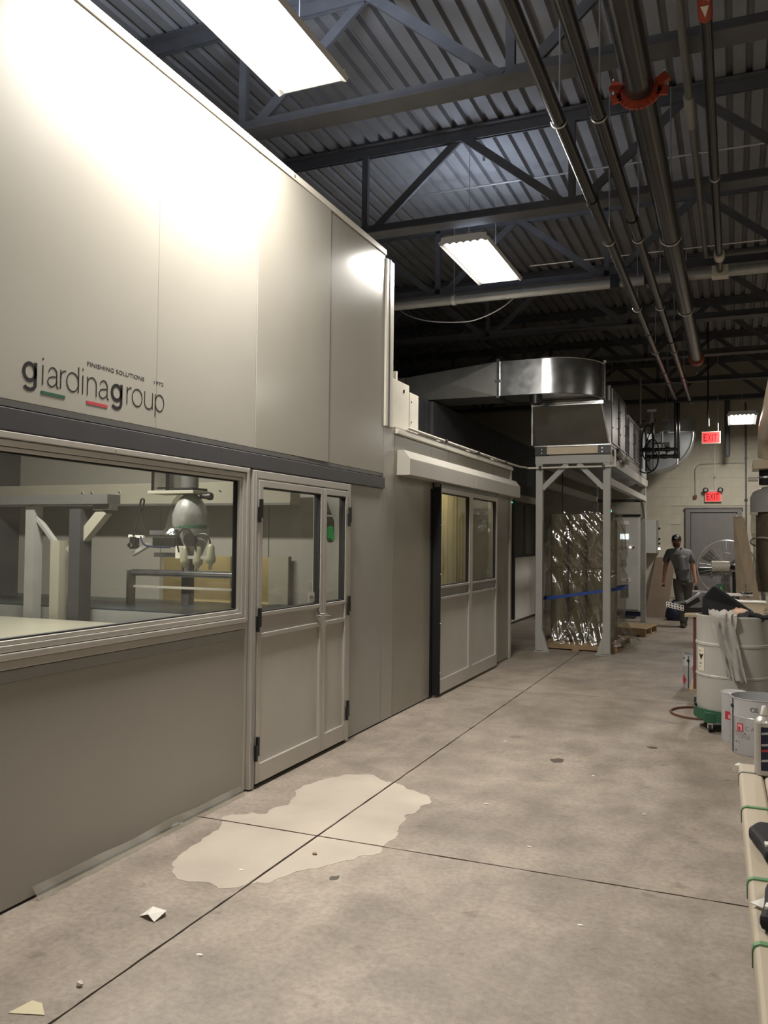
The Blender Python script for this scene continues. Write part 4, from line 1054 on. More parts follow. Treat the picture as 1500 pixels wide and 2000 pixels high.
for z in (2.5, 3.4, 3.7): G().box(.18, .24, 19.36, 19.39, z, z + .04).build('strap_clip', 'black', wc3)
vp = thing('vent_stub', 'dark capped pipe stub hanging down before the block wall', 'pipe', (-.15, 18.9, 3.3))
G().cyl((-.15, 18.9, 3.45), (-.15, 18.9, 4.61), .055, n=12).lathe([(.001, 3.39), (.04, 3.40), (.055, 3.45)], (-.15, 18.9, 0), 12).build('stub', 'steel_dark', vp, smooth=True)

# quarter-round duct cheek and riser near the back wall
rd = thing('return_duct', 'galvanised quarter-round elbow duct in front of the block wall', 'duct', (-1.4, 17.9, 3.4))
g = G(); n = 20; cxx, czz, RR = -1.53, 3.80, .76
pts = [(cxx + RR * math.cos(-PI / 2 * k / n), czz + RR * math.sin(-PI / 2 * k / n)) for k in range(n + 1)]
yb_, yf_ = 18.5, 17.75
vs = []
for (x, z) in pts: vs += [(x, yf_, z), (x, yb_, z)]
vs += [(cxx, yf_, czz), (cxx, yb_, czz), (cxx + .38, yf_ - .02, czz - .38)]
q = 2 * (n + 1)
fs = [(2 * k, 2 * k + 1, 2 * k + 3, 2 * k + 2) for k in range(n)] + [(2 * k, 2 * k + 2, q + 2) for k in range(n)] + [(q, 0, q + 2), (2 * n, q, q + 2), (q, q + 1, 1, 0), (2 * n, 2 * n + 1, q + 1, q)] + [tuple([2 * k + 1 for k in range(n, -1, -1)] + [q + 1])]
g.add(vs, fs).build('elbow_cheek', 'galv_pale', rd, smooth=20)
G().tube([(x, yf_ - .01, z) for x, z in pts], .014, 6).build('edge_seam', 'zinc', rd, smooth=True)
G().box(-1.36, cxx + RR + .01, yf_, yb_, 3.83, 4.08).build('riser', 'galv_dull', rd)
G().box(-1.40, cxx + RR + .03, yf_ - .03, yb_, 3.80, 3.825).build('flange', 'galv', rd)
G().box(-2.6, -1.54, yf_, yb_, 3.04, 3.80).build('straight_piece', 'galv', rd)
for x in (-2.4, -1.3): G().cyl((x, 18.1, 4.0), (x, 18.1, 5.5), .008, n=6).build('hanger_rod', 'zinc', rd)
wp = thing('side_panel_duct', 'tall bright galvanised duct panel beside the black gas pipework', 'duct', (-1.7, 16.9, 2.86))
G().box(-2.55, -1.62, 16.35, 17.3, 2.842, 3.72).build('duct_body', 'galv_pale', wp, bevel=.01)
G().frame('y', 16.335, 16.35, -2.57, -1.60, 2.97, 3.73, .03).build('duct_flange', 'zinc', wp)

# ================================================================ overhead pipes
def pipe_thing(name, label, cat, pts, r, m, n=14, group=None):
    t = thing(name, label, cat, tuple(pts[0]), 0, group)
    G().tube(pts, r, n).build('pipe', m, t, smooth=True)
    return t
def hanger(t, x, y, z, r, top=5.5):
    G().tube([(x + math.cos(a) * (r + .006), y, z + math.sin(a) * (r + .006)) for a in [PI * (1 + k / 12) for k in range(13)]], .006, 6).build('hanger_strap', 'zinc', t, smooth=True)
    G().cyl((x, y + .02, z + r), (x, y + .02, top), .006, n=6).build('hanger_rod', 'zinc', t)
pA = pipe_thing('gas_pipe', 'dark slim overhead pipe, nearest of the three parallel ones to the tall booth', 'pipe', [(-1.0, -3.9, 4.2), (-1.0, 15.9, 4.2)], .042, 'pipe_dark', group='parallel overhead pipes')
pB = pipe_thing('gas_pipe', 'dark slim overhead pipe, middle of the three parallel ones', 'pipe', [(-.76, -3.9, 4.2), (-.76, 16.2, 4.2)], .042, 'pipe_dark', group='parallel overhead pipes')
for y in (2.9, 5.12, 7.35, 9.6, 11.9, 14.2):
    hanger(pA, -1.0, y, 4.2, .042); hanger(pB, -.76, y + .02, 4.2, .042)
for y in (6.4, 10.8, 13.3):
    G().cyl((-1.0, y, 4.2), (-1.0, y + .08, 4.2), .05, n=14).build('coupling', 'pipe_dark', pA, smooth=True)
    G().cyl((-.76, y + .5, 4.2), (-.76, y + .58, 4.2), .05, n=14).build('coupling', 'pipe_dark', pB, smooth=True)
G().cyl((-.76, 16.15, 4.2), (-.76, 16.3, 4.2), .055, n=14).build('end_elbow', 'pipe_dark', pB)
pC = pipe_thing('sprinkler_main', 'thick dark sprinkler main with orange-red coupling overhead', 'pipe', [(-.50, -3.9, 4.2), (-.50, 12.6, 4.2)], .082, 'pipe_dark', n=20)
G().lathe([(.085, 0), (.115, .01), (.115, .06), (.085, .07)], (0, 0, 0), 20, mx=Matrix.Rotation(-PI / 2, 3, 'X')).build('x', 'red', None)
bpy.data.objects.remove(bpy.data.objects['x'])
# red clevis clamp: band under the pipe with lugs
g = G(); pts = [(-.50 + .105 * math.cos(a), 4.90, 4.2 + .105 * math.sin(a)) for a in [PI * (1.0 + k / 14) for k in range(15)]]
for (a, b) in zip(pts, pts[1:]): g.bar(a, b, .05, .02, up=(0, 1, 0))
for s in (-1, 1):
    g.bar((-.50 + s * .10, 4.9, 4.2), (-.50 + s * .155, 4.9, 4.235), .05, .04, up=(0, 1, 0)); g.bar((-.50 + s * .10, 4.9, 4.16), (-.50 + s * .155, 4.9, 4.15), .05, .02, up=(0, 1, 0))
g.build('red_clamp', 'red', pC, smooth=30)
for s in (-1, 1): G().cyl((-.50 + s * .14, 4.9, 4.13), (-.50 + s * .14, 4.9, 4.27), .010, n=8).build('clamp_bolt', 'zinc', pC)
for y in (7.42, 9.8): hanger(pC, -.50, y, 4.2, .082)
g = G().lathe([(.085, 12.45), (.105, 12.46), (.105, 12.62), (.05, 12.68), (.001, 12.69)], (0, 0, 0), 20, mx=Matrix(((1, 0, 0), (0, 0, 1), (0, -1, 0))))
g.v = [(x - .50, y, z + 4.2) for x, y, z in g.v]; g.build('red_end_cap', 'red', pC, smooth=True)
G().cyl((-.50, 12.62, 4.1), (-.50, 12.62, 4.0), .015, n=8).build('drain_plug', 'chrome', pC)
pD = pipe_thing('grey_conduit', 'thin grey overhead conduit ending in an elbow at a lateral branch', 'conduit', [(-.278, -3.9, 4.50), (-.268, 9.0, 4.50), (.9, 9.0, 4.50)], .024, 'pipe_mid')
G().cyl((-.275, 5.70, 4.50), (-.275, 6.12, 4.50), .032, n=12).build('printed_band', 'grey', pD, smooth=True)
pE = pipe_thing('sprinkler_branch', 'black overhead branch pipe with orange arrow marker', 'pipe', [(-.14, -3.9, 4.42), (-.14, 9.38, 4.42)], .034, 'pipe_dark')
G().cyl((-.14, 3.4, 4.42), (-.14, 4.72, 4.42), .0375, n=16).build('orange_marker', 'red', pE, smooth=True)
G().prism([(-.160, 4.56), (-.120, 4.56), (-.14, 4.66)], 'z', 4.378, 4.382).build('arrow_mark', 'paper', pE)
text('marker_text', 'SPRINKLER', .05, 'paper', pE, (-.125, 4.52, 4.380), Matrix(((0, 1, 0), (-1, 0, 0), (0, 0, 1))), width=.42)
G().lathe([(.036, 0), (.041, .01), (.041, .02), (.036, .03)], (0, 0, 0), 12, mx=Matrix.Rotation(-PI / 2, 3, 'X')).build('y', 'zinc', None)
bpy.data.objects.remove(bpy.data.objects['y'])
G().cyl((-.14, 6.85, 4.42), (-.14, 6.88, 4.42), .040, n=12).build('ring', 'zinc', pE, smooth=True)
G().cyl((-.14, 8.7, 4.42), (-.14, 8.85, 4.42), .05, n=12).build('coupling', 'offwhite', pE)
G().box(-.22, -.06, 9.24, 9.39, 4.36, 4.47).build('valve_body', 'offwhite', pE)
pG = pipe_thing('cross_pipe', 'pale grey pipe crossing the hall just under a joist beyond the second lamp', 'pipe', [(-7.0, 9.5, 4.47), (2.4, 9.5, 4.47)], .052, 'pipe_grey', n=18)
G().lathe([(.054, 0), (.06, .0), (.06, .03), (.054, .03)], (0, 0, 0), 16, mx=Matrix(((0, 0, 1), (0, 1, 0), (-1, 0, 0))))
G().cyl((-3.12, 9.5, 4.47), (-3.08, 9.5, 4.47), .06, n=16).build('coupling', 'white', pG, smooth=True)
G().cyl((-3.10, 9.5, 4.5), (-3.10, 9.5, 5.4), .005, n=6).build('hanger_rod', 'zinc', pG)
for x in (-1.22, -.86): G().box(x - .05, x + .05, 9.42, 9.58, 4.40, 4.55).build('saddle', 'pipe_dark', pG)
wr = loop('', [(-4.0, 9.72, 4.60), (-3.8, 9.72, 4.42), (-3.5, 9.72, 4.31), (-3.1, 9.72, 4.26), (-2.85, 9.72, 4.28), (-2.55, 9.72, 4.40), (-2.3, 9.72, 4.60)], .007).build('slack_wire', 'zinc', None, smooth=True)
tag(wr, 'thin slack wire sagging below the pale cross pipe', 'wire')
for i, (x0, y, z, x1) in enumerate(((-3.4, 8.53, 5.38, 1.6), (-2.6, 11.3, 5.38, 1.6))):
    o = G().tube([(x0, y, z), (x1, y + .06, z)], .010, 6).build('deck_conduit', 'zinc', None, smooth=True)
    tag(o, 'thin pale conduit strung under the deck between the %s joists' % ('second and third' if i == 0 else 'third and fourth'), 'conduit')
o = G().box(.30, .40, 5.05, 5.19, 4.58, 4.595).build('beam_clamp_plate', 'offwhite', None)
tag(o, 'small pale square plate on the underside of the nearest joist', 'plate')
o = G().cyl((-2.28, 7.9, 5.35), (-2.28, 7.9, 5.5), .015, n=10).build('deck_sprinkler', 'chrome', None)
tag(o, 'tiny bright sprinkler head under the deck above the second lamp', 'sprinkler')

# ================================================================ black gas pipework by the duct
gt = thing('gas_train', 'black gas pipework with valves and looping black hoses beside the air unit', 'pipework', (-1.3, 16.4, 3.3))
def gp(pts, r=.028, name='pipe', m='pipe_dark'): G().tube(pts, r, 10).build(name, m, gt, smooth=True)
gp([(-1.68, 16.4, 3.33), (-.98, 16.4, 3.33)], .034); gp([(-1.55, 16.4, 3.20), (-.96, 16.4, 3.20)], .034)
gp([(-1.02, 16.4, 3.2), (-1.02, 16.4, 4.2)]); gp([(-.97, 16.45, 3.14), (-.97, 16.45, 4.2)], .026); gp([(-1.42, 16.4, 3.2), (-1.42, 16.4, 3.85)], .022)
gp([(-1.26, 16.4, 3.33), (-1.26, 16.4, 3.68), (-1.12, 16.4, 3.68)], .020, m='pipe_grey'); gp([(-1.42, 16.4, 3.45), (-1.18, 16.4, 3.45), (-1.18, 16.4, 3.25)], .016)
gp([(-1.62, 16.4, 3.3), (-1.62, 16.4, 3.85)], .014); gp([(-1.54, 16.35, 2.92), (-1.54, 16.35, 3.7)], .016)
gp([(-1.70, 16.3, 3.86), (-1.55, 16.3, 3.86)], .016)
for (x, z) in ((-1.62, 3.33), (-1.22, 3.20), (-1.16, 3.33), (-1.02, 3.2), (-1.4, 3.2), (-1.5, 3.33)):
    G().cyl((x - .045, 16.4, z), (x + .045, 16.4, z), .046, n=12).build('fitting', 'pipe_dark', gt, smooth=True)
G().cyl((-1.45, 16.4, 3.85), (-1.45, 16.4, 3.92), .05, n=12).cyl((-1.45, 16.4, 3.92), (-1.45, 16.4, 4.05), .03, n=12).box(-1.52, -1.36, 16.36, 16.44, 4.05, 4.09).build('regulator', 'pipe_grey', gt)
G().box(-1.22, -1.12, 16.36, 16.44, 3.38, 3.46).build('valve_block', 'grey', gt)
G().cyl((-.98, 16.42, 3.05), (-.98, 16.42, 3.17), .022, n=10).build('drip_cap', 'chrome', gt)
def ring(cx, cz, rx, rz, y, r=.011, tilt=.2):
    return [(cx + rx * math.cos(a), y + tilt * .3 * math.sin(a), cz + rz * math.sin(a)) for a in [2 * PI * k / 26 for k in range(27)]]
for (cx_, cz_, rx, rz_) in ((-1.52, 3.12, .20, .24), (-1.42, 3.22, .12, .30), (-1.50, 3.45, .11, .34)):
    G().tube(ring(cx_, cz_, rx, rz_, 16.25), .012, 6).build('hose_loop', 'rubber', gt, smooth=True)
G().tube([(-1.36, 16.3, 3.9), (-1.50, 16.3, 3.55), (-1.62, 16.3, 3.2)], .010, 6).build('hose', 'rubber', gt, smooth=True)
up = thing('stay_pipe', 'thin grey upright pipe rising from the air unit to the joists', 'pipe', (-1.66, 16.2, 3.75))
G().cyl((-1.60, 15.9, 3.76), (-1.60, 15.9, 4.6), .018, n=8).build('pipe', 'grey', up, smooth=True)

# ================================================================ the walking person
def skinned(name, J, E_, root, m, parent, sub=2, extra=None):
    ids = list(J); me = bpy.data.meshes.new(name + '_cage')
    me.from_pydata([J[i][0] for i in ids], [(ids.index(a), ids.index(b)) for a, b in E_], [])
    o = bpy.data.objects.new('cage', me); COL.objects.link(o)
    o.modifiers.new('skin', 'SKIN')
    for k, i in enumerate(ids):
        sv = me.skin_vertices[0].data[k]; r = J[i][1]; sv.radius = r if isinstance(r, tuple) else (r, r); sv.use_root = (i == root)
    s = o.modifiers.new('sub', 'SUBSURF'); s.levels = sub; s.render_levels = sub
    bpy.context.view_layer.update()
    me2 = bpy.data.meshes.new_from_object(o.evaluated_get(bpy.context.evaluated_depsgraph_get()))
    bpy.data.objects.remove(o)
    g = G(); g.v = [tuple(v.co) for v in me2.vertices]; g.f = [tuple(p.vertices) for p in me2.polygons]
    if extra: extra(g)
    return g.build(name, m, parent, smooth=80, world=False)
per = thing('person', 'person in black cap, grey T-shirt with white chest print and dark trousers, walking', 'person', (-.95, 16.9, 0), .05)
HC = Vector((-.085, -.02, 1.625))
def body_extra(g):
    # head: an egg with jaw, face turned to the camera
    prof = [(.002, -.125), (.035, -.118), (.058, -.095), (.068, -.06), (.074, -.01), (.078, .03), (.074, .075), (.055, .105), (.03, .12), (.002, .125)]
    b = len(g.v); g.lathe(prof, (0, 0, 0), 20, cap=False)
    for i in range(b, len(g.v)):
        x, y, z = g.v[i]; y *= 1.18
        if y < 0 and z < -.03: y *= 1.05
        g.v[i] = tuple(HC + Vector((x, y, z)))
    # nose, ears, fingers
    g.lathe([(.004, .03), (.010, .005), (.015, -.015), (.004, -.025)], HC + Vector((0, -.098, 0)), 8)
    for s in (-1, 1): g.lathe([(.004, -.03), (.012, -.01), (.014, .015), (.005, .03)], HC + Vector((s * .078, .01, -.005)), 8)
    for s, w_, dirx in ((-1, Vector((-.315, -.07, .885)), .02), (1, Vector((.255, -.04, .865)), -.02)):
        for k in range(4):
            p0 = w_ + Vector((0, -.035 + k * .02, -.07)); L_ = (.062, .072, .068, .052)[k]
            g.tube([p0, p0 + Vector((dirx * .3, -.004, -L_ * .5)), p0 + Vector((dirx * 1.2, -.006, -L_))], [.009, .0085, .006], 6)
        p0 = w_ + Vector((dirx * .5, -.04, -.03)); g.tube([p0, p0 + Vector((dirx * .6, -.025, -.03)), p0 + Vector((dirx * .8, -.028, -.06))], [.011, .010, .007], 6)
J = {'pel': ((.03, 0, .95), (.10, .07)), 'sp': ((.0, 0, 1.13), (.09, .065)), 'ch': ((-.04, 0, 1.33), (.10, .07)), 'nb': ((-.07, .01, 1.46), (.07, .06)), 'nk': ((-.08, 0, 1.54), .055), 'hd': ((-.085, -.01, 1.62), .055),
     'sR': ((-.21, .0, 1.40), .05), 'eR': ((-.285, .035, 1.15), .045), 'wR': ((-.313, -.06, .905), .028), 'hR': ((-.316, -.07, .83), (.018, .040)),
     'sL': ((.12, 0, 1.40), .05), 'eL': ((.215, .035, 1.15), .045), 'wL': ((.252, -.03, .885), .028), 'hL': ((.256, -.04, .81), (.018, .040)),
     'tR': ((-.06, -.01, .87), .07), 'kR': ((-.02, -.10, .50), .058), 'aR': ((.03, -.06, .11), .03), 'fR': ((.035, -.12, .05), (.02, .015)),
     'tL': ((.115, .01, .87), .07), 'kL': ((.095, .02, .50), .058), 'aL': ((.055, .20, .13), .03), 'fL': ((.05, .15, .05), (.02, .015))}
Ed = [('pel', 'sp'), ('sp', 'ch'), ('ch', 'nb'), ('nb', 'nk'), ('nk', 'hd'), ('ch', 'sR'), ('sR', 'eR'), ('eR', 'wR'), ('wR', 'hR'), ('ch', 'sL'), ('sL', 'eL'), ('eL', 'wL'), ('wL', 'hL'),
      ('pel', 'tR'), ('tR', 'kR'), ('kR', 'aR'), ('aR', 'fR'), ('pel', 'tL'), ('tL', 'kL'), ('kL', 'aL'), ('aL', 'fL')]
skinned('body', J, Ed, 'pel', 'skin', per, 2, body_extra)
S = {'p0': ((.03, 0, .84), (.185, .145)), 'p': ((.03, 0, .93), (.168, .128)), 'w': ((.01, 0, 1.08), (.178, .138)), 'm': ((-.02, 0, 1.22), (.185, .135)), 'c': ((-.045, 0, 1.36), (.20, .135)), 'n': ((-.07, .0, 1.485), (.10, .09)),
     'a': ((-.225, .0, 1.40), .088), 'b': ((-.265, .02, 1.28), .074), 'b2': ((-.285, .03, 1.205), .070), 'd': ((.135, 0, 1.40), .088), 'e': ((.185, .02, 1.28), .074), 'e2': ((.207, .03, 1.205), .070)}
shirt = skinned('t_shirt', S, [('p0', 'p'), ('p', 'w'), ('w', 'm'), ('m', 'c'), ('c', 'n'), ('c', 'a'), ('a', 'b'), ('b', 'b2'), ('c', 'd'), ('d', 'e'), ('e', 'e2')], 'm', 'shirt', per, 2)
T = {'p': ((.03, 0, .97), (.15, .115)), 'a': ((-.060, -.01, .83), .112), 'k': ((-.02, -.10, .50), .088), 'q': ((.025, -.065, .18), .074), 'q2': ((.03, -.06, .07), .072), 'r2': ((.055, .20, .09), .072),
     'b': ((.115, .01, .83), .112), 'l': ((.095, .02, .50), .088), 'r': ((.06, .17, .20), .074)}
skinned('trousers', T, [('p', 'a'), ('a', 'k'), ('k', 'q'), ('q', 'q2'), ('p', 'b'), ('b', 'l'), ('l', 'r'), ('r', 'r2')], 'p', 'trouser', per, 2)
for (x, y, z, tl) in ((.03, -.06, 0, 0), (.055, .20, .01, .12)):
    g = G(); g.lathe([(.050, .0), (.052, .03), (.050, .12), (.052, .16)], (x, y, z), 14)
    g.tube([(x, y + .03, z + .035), (x, y - .07, z + .04), (x, y - .16, z + .035), (x, y - .20, z + .03)], [.045, .046, .042, .025], 12)
    g.build('boot', 'boot', per, smooth=60, world=False)
# cap with brim, face details
g = G().lathe([(.089, .015), (.090, .05), (.080, .09), (.055, .118), (.02, .13), (.001, .131)], (0, 0, 0), 22)
g.v = [tuple(HC + Vector((x, y * 1.16, z))) for x, y, z in g.v]
cap = g.build('cap', 'black', per, smooth=70, world=False)
g = G().prism([(-.075, -.075), (-.078, -.12), (-.05, -.16), (0, -.172), (.05, -.16), (.078, -.12), (.075, -.075)], 'z', .018, .024)
g.v = [tuple(HC + Vector((x, y, z - (x * x) * 2.2 + (y + .075) * .15))) for x, y, z in g.v]; g.build('brim', 'black', cap, world=False)
g = G().prism([(-.03, .045), (.03, .045), (.03, .075), (-.03, .075)], 'y', -.103, -.098); g.v = [tuple(HC + Vector(v)) for v in g.v]; g.build('cap_badge', 'paper', cap, world=False)
g = G().lathe([(.070, -.03), (.073, -.055), (.064, -.092), (.04, -.118), (.01, -.127)], (0, 0, 0), 20, cap=False)
g.v = [tuple(HC + Vector((x * 1.02, y * 1.24 if y < 0 else y * 1.0, z))) for x, y, z in g.v]
g.v = g.v; g.build('beard', 'beard', per, smooth=70, world=False)
g = G()
for s in (-1, 1): g.lathe([(.001, -.007), (.011, -.004), (.011, .004), (.001, .007)], HC + Vector((s * .028, -.084, .012)), 8)
g.build('eyes', 'paper', per, world=False)
g = G()
for s in (-1, 1): g.lathe([(.001, -.005), (.005, 0), (.001, .005)], HC + Vector((s * .028, -.094, .012)), 8)
g.build('pupils', 'black', per, world=False)
G().bar(HC + Vector((-.022, -.097, -.052)), HC + Vector((.022, -.097, -.052)), .008, .006).build('mouth', mat('lips', (.30, .12, .09)), per, world=False)
g = G().lathe([(.001, 0), (.048, .001), (.048, .004), (.001, .005)], (0, 0, 0), 18, mx=Matrix.Rotation(PI / 2, 3, 'X'))
yf = min(v.co.y for v in shirt.data.vertices if abs(v.co.x - .045) < .06 and abs(v.co.z - 1.33) < .05)
g.v = [(x * 1.0 + .045, yf + y - .002, z * .42 + 1.335) for x, y, z in g.v]; g.build('chest_print', 'paper', per, world=False)
g = G().box(-.345, -.30, -.13, -.07, .79, .805); g.build('held_phone', 'black', per, world=False)
bpy.data.objects.remove(bpy.data.objects['held_phone'])
o = G().box(-1.29, -1.245, 16.76, 16.84, .765, .79).build('remote_pendant', 'black', None, bevel=.004); tag(o, 'small black handset in the right hand of the walking person', 'handset')
o = G().lathe([(.001, 0), (.03, .01), (.035, .06), (.03, .12), (.018, .135)], (-.685, 16.85, .66), 12).build('work_glove', 'rubber', None, smooth=60); tag(o, 'bunched black work glove carried in the left hand of the person', 'glove')

# ================================================================ pedestal fan
fan = thing('pedestal_fan', 'big wire-cage pedestal fan with pale motor cover before the back door', 'fan', (-.14, 15.0, 0))
FC = Vector((-.14, 15.0, 1.19)); FR = .45
for (y, r) in ((-.06, FR), (.06, FR), (-.085, FR * .55), (-.09, .10), (.0, FR + .008)):
    G().tube([FC + Vector((r * math.cos(a), y, r * math.sin(a))) for a in [2 * PI * k / 40 for k in range(41)]], .007 if r > .4 else .003, 5).build('cage_ring', 'zinc', fan, smooth=True)
g = G()
for k in range(36):
    a = 2 * PI * k / 36; c, s = math.cos(a), math.sin(a)
    g.tube([FC + Vector((.05 * c, -.10, .05 * s)), FC + Vector((FR * .6 * c, -.085, FR * .6 * s)), FC + Vector((FR * c, -.02, FR * s)), FC + Vector((FR * .6 * c, .085, FR * .6 * s)), FC + Vector((.08 * c, .09, .08 * s))], .0022, 3)
o = g.build('cage_wire', 'zinc', fan, smooth=True); o['kind'] = 'stuff'
for k in range(3):
    a = 2 * PI * k / 3 + .4; c, s = math.cos(a), math.sin(a); n_ = Vector((-s, 0, c)); d_ = Vector((c, 0, s))
    vs = [FC + d_ * .06 - n_ * .03, FC + d_ * .38 - n_ * .10, FC + d_ * .40 + n_ * .12, FC + d_ * .06 + n_ * .05]
    vs = [v + Vector((0, -.02 if i in (0, 1) else .03, 0)) for i, v in enumerate(vs)]
    G().add(vs + [v + Vector((0, .004, 0)) for v in vs], [(0, 1, 2, 3), (7, 6, 5, 4), (0, 4, 5, 1), (1, 5, 6, 2), (2, 6, 7, 3), (3, 7, 4, 0)]).build('blade', 'galv_dull', fan)
G().cyl(FC + Vector((-.22, -.17, .03)), FC + Vector((.05, -.17, .03)), .085, n=20).build('motor_cover', 'offwhite', fan, smooth=True)
G().cyl(FC + Vector((.05, -.17, .03)), FC + Vector((.08, -.17, .03)), .05, .04, n=16).build('neck_ring', 'galv', fan, smooth=True)
G().lathe([(.04, -.05), (.085, -.03), (.09, .03), (.04, .06)], FC + Vector((.14, -.17, .02)), 18).build('motor', 'black', fan, smooth=True)
G().cyl((-.02, 14.9, .05), (-.02, 14.9, 1.13), .028, n=12).build('pole', 'black', fan, smooth=True)
G().lathe([(.001, 0), (.30, 0), (.30, .02), (.05, .05)], (-.02, 14.9, 0), 24).build('base', 'black', fan, smooth=True)
G().bar((-.02, 14.9, .9), (.08, 14.85, 1.06), .03, .03).build('bracket', 'black', fan)

# ================================================================ leaning planks, dust collector, big pipe
for lab, p0, p1 in (('raw timber plank leaning steeply, tilted beside the plastic-wrapped collector', (.37, 11.95, .02), (.045, 12.12, 1.93)), ('raw timber plank standing almost upright next to the tilted plank', (.10, 13.3, .02), (.035, 13.7, 2.0))):
    t = thing('timber_plank', lab, 'plank', p0)
    G().bar(p0, p1, .13, .03, up=(0, 1, 0)).build('plank', 'plank', t, bevel=.003)
dc_ = thing('dust_collector', 'grey domed dust collector with plastic-covered body at the edge of the hall', 'machine', (.62, 12.6, 0))
G().lathe([(.43, 2.02), (.435, 2.22), (.40, 2.30), (.30, 2.36), (.12, 2.40), (.001, 2.40)], (.62, 12.6, 0), 36).build('dome', 'grey', dc_, smooth=50)
G().lathe([(.36, .95), (.36, 2.02)], (.62, 12.6, 0), 30).build('body', 'board', dc_, smooth=True)
g = G().lathe([(.40, .9), (.42, 1.2), (.40, 1.5), (.42, 1.8), (.41, 2.0)], (0, 0, 0), 60, cap=False)
g.v = [(.62 + x * (1 + .12 * noise.noise(Vector((x * 9, y * 9, z * 4)))), 12.6 + y * (1 + .12 * noise.noise(Vector((x * 9, y * 9 + 5, z * 4)))), z) for x, y, z in g.v]
g.build('plastic_cover', 'wrap', dc_, smooth=80)
G().tube([(.62 + .43 * math.cos(a), 12.6 + .43 * math.sin(a), 1.62 + .06 * math.sin(a * 2)) for a in [2 * PI * k / 30 for k in range(31)]], .012, 6).build('hoop', 'pipe_grey', dc_, smooth=True)
G().box(.18, .28, 12.32, 12.40, 1.98, 2.02).build('latch', 'chrome', dc_)
for (x, y) in ((.35, 12.3), (.9, 12.3), (.35, 12.9), (.9, 12.9)): G().box(x - .02, x + .02, y - .02, y + .02, 0, .95).build('leg', 'grey', dc_)
bp_ = thing('extraction_pipe', 'wide beige extraction pipe overhead bending down into a black hose', 'pipe', (.5, 12.6, 3.1))
pts = [(.50, -3.5, 3.12), (.50, 12.2, 3.12)] + [(.50, 12.2 + .42 * math.sin(a), 3.12 - .42 * (1 - math.cos(a))) for a in [PI / 2 * k / 8 for k in range(1, 8)]]
G().tube(pts, .215, 28).build('pipe', 'beige_pipe', bp_, smooth=True)
G().box(.22, .80, 12.30, 12.86, 2.60, 2.72).build('adaptor', 'beige_pipe', bp_, bevel=.01)
G().cyl((.40, 12.6, 2.40), (.40, 12.6, 2.60), .10, n=20).build('black_hose', 'rubber', bp_, smooth=True)
G().lathe([(.102, 2.49), (.108, 2.49), (.108, 2.515), (.102, 2.515)], (.40, 12.6, 0), 20).build('hose_clamp', 'zinc', bp_, smooth=True)
pj = thing('pipe_bracket', 'small pale bracket beside the black hose below the beige pipe', 'bracket', (.22, 12.8, 2.5))
G().cyl((.16, 12.62, 2.48), (.29, 12.62, 2.48), .03, n=10).build('arm', 'offwhite', pj, smooth=True)

# ================================================================ cart, table and clutter behind the drum
ct = thing('work_cart', 'wood-topped cart on rust-red frame and casters behind the white drum', 'cart', (-.1, 9.0, 0))
G().box(-.46, .30, 8.70, 9.45, .875, .905).build('top', 'wood_table', ct, bevel=.004)
for (x, y) in ((-.36, 8.75), (.2, 8.75), (-.36, 9.38), (.2, 9.38)):
    G().box(x - .022, x + .022, y - .022, y + .022, .14, .875).build('leg', 'brownrust', ct)
    c = G().box(x - .02, x + .02, y - .02, y + .02, .10, .14).build('caster', 'zinc', ct)
    G().cyl((x - .015, y, .055), (x + .015, y, .055), .055, n=16).build('wheel', 'rubber', c, smooth=True)
G().box(-.42, .26, 8.72, 9.42, .14, .18).build('lower_shelf', 'wood_table', ct)
tbz = thing('work_table', 'steel table crowded with bins and cloths behind the white drum', 'table', (.8, 9.2, 0))
G().box(.34, 1.9, 8.75, 10.2, .90, .93).build('tabletop', 'grey', tbz, bevel=.003)
for (x, y) in ((.38, 8.8), (1.86, 8.8), (.38, 10.15), (1.86, 10.15)): G().box(x - .02, x + .02, y - .02, y + .02, 0, .9).build('leg', 'grey', tbz)
tb2 = thing('back_table', 'long low table farther back holding the green bottle', 'table', (.2, 11.0, 0))
G().box(-.30, 1.6, 10.7, 11.5, .82, .85).build('tabletop', 'wood_table', tb2)
for (x, y) in ((-.26, 10.74), (1.56, 10.74), (-.26, 11.46), (1.56, 11.46)): G().box(x - .02, x + .02, y - .02, y + .02, 0, .82).build('leg', 'brownrust', tb2)
gb = thing('spray_bottle', 'green plastic spray bottle standing on the table behind the drum', 'bottle', (-.16, 10.9, .85))
G().lathe([(.001, .85), (.045, .855), (.048, .98), (.03, 1.02), (.014, 1.05), (.014, 1.08)], (-.16, 10.9, 0), 16).build('bottle', 'greenbottle', gb, smooth=50)
G().box(-.215, -.14, 10.885, 10.915, 1.08, 1.11).build('trigger_head', 'green', gb)
dk = thing('jar', 'small dark jar beside the green bottle', 'jar', (-.02, 10.9, .85))
G().lathe([(.04, .85), (.045, .93), (.04, .96), (.03, .97)], (-.0, 10.9, 0), 14).build('jar_body', 'black', dk, smooth=50)
G().lathe([(.032, .97), (.032, .99), (.001, .99)], (-.0, 10.9, 0), 14).build('lid', 'white', dk, smooth=50)
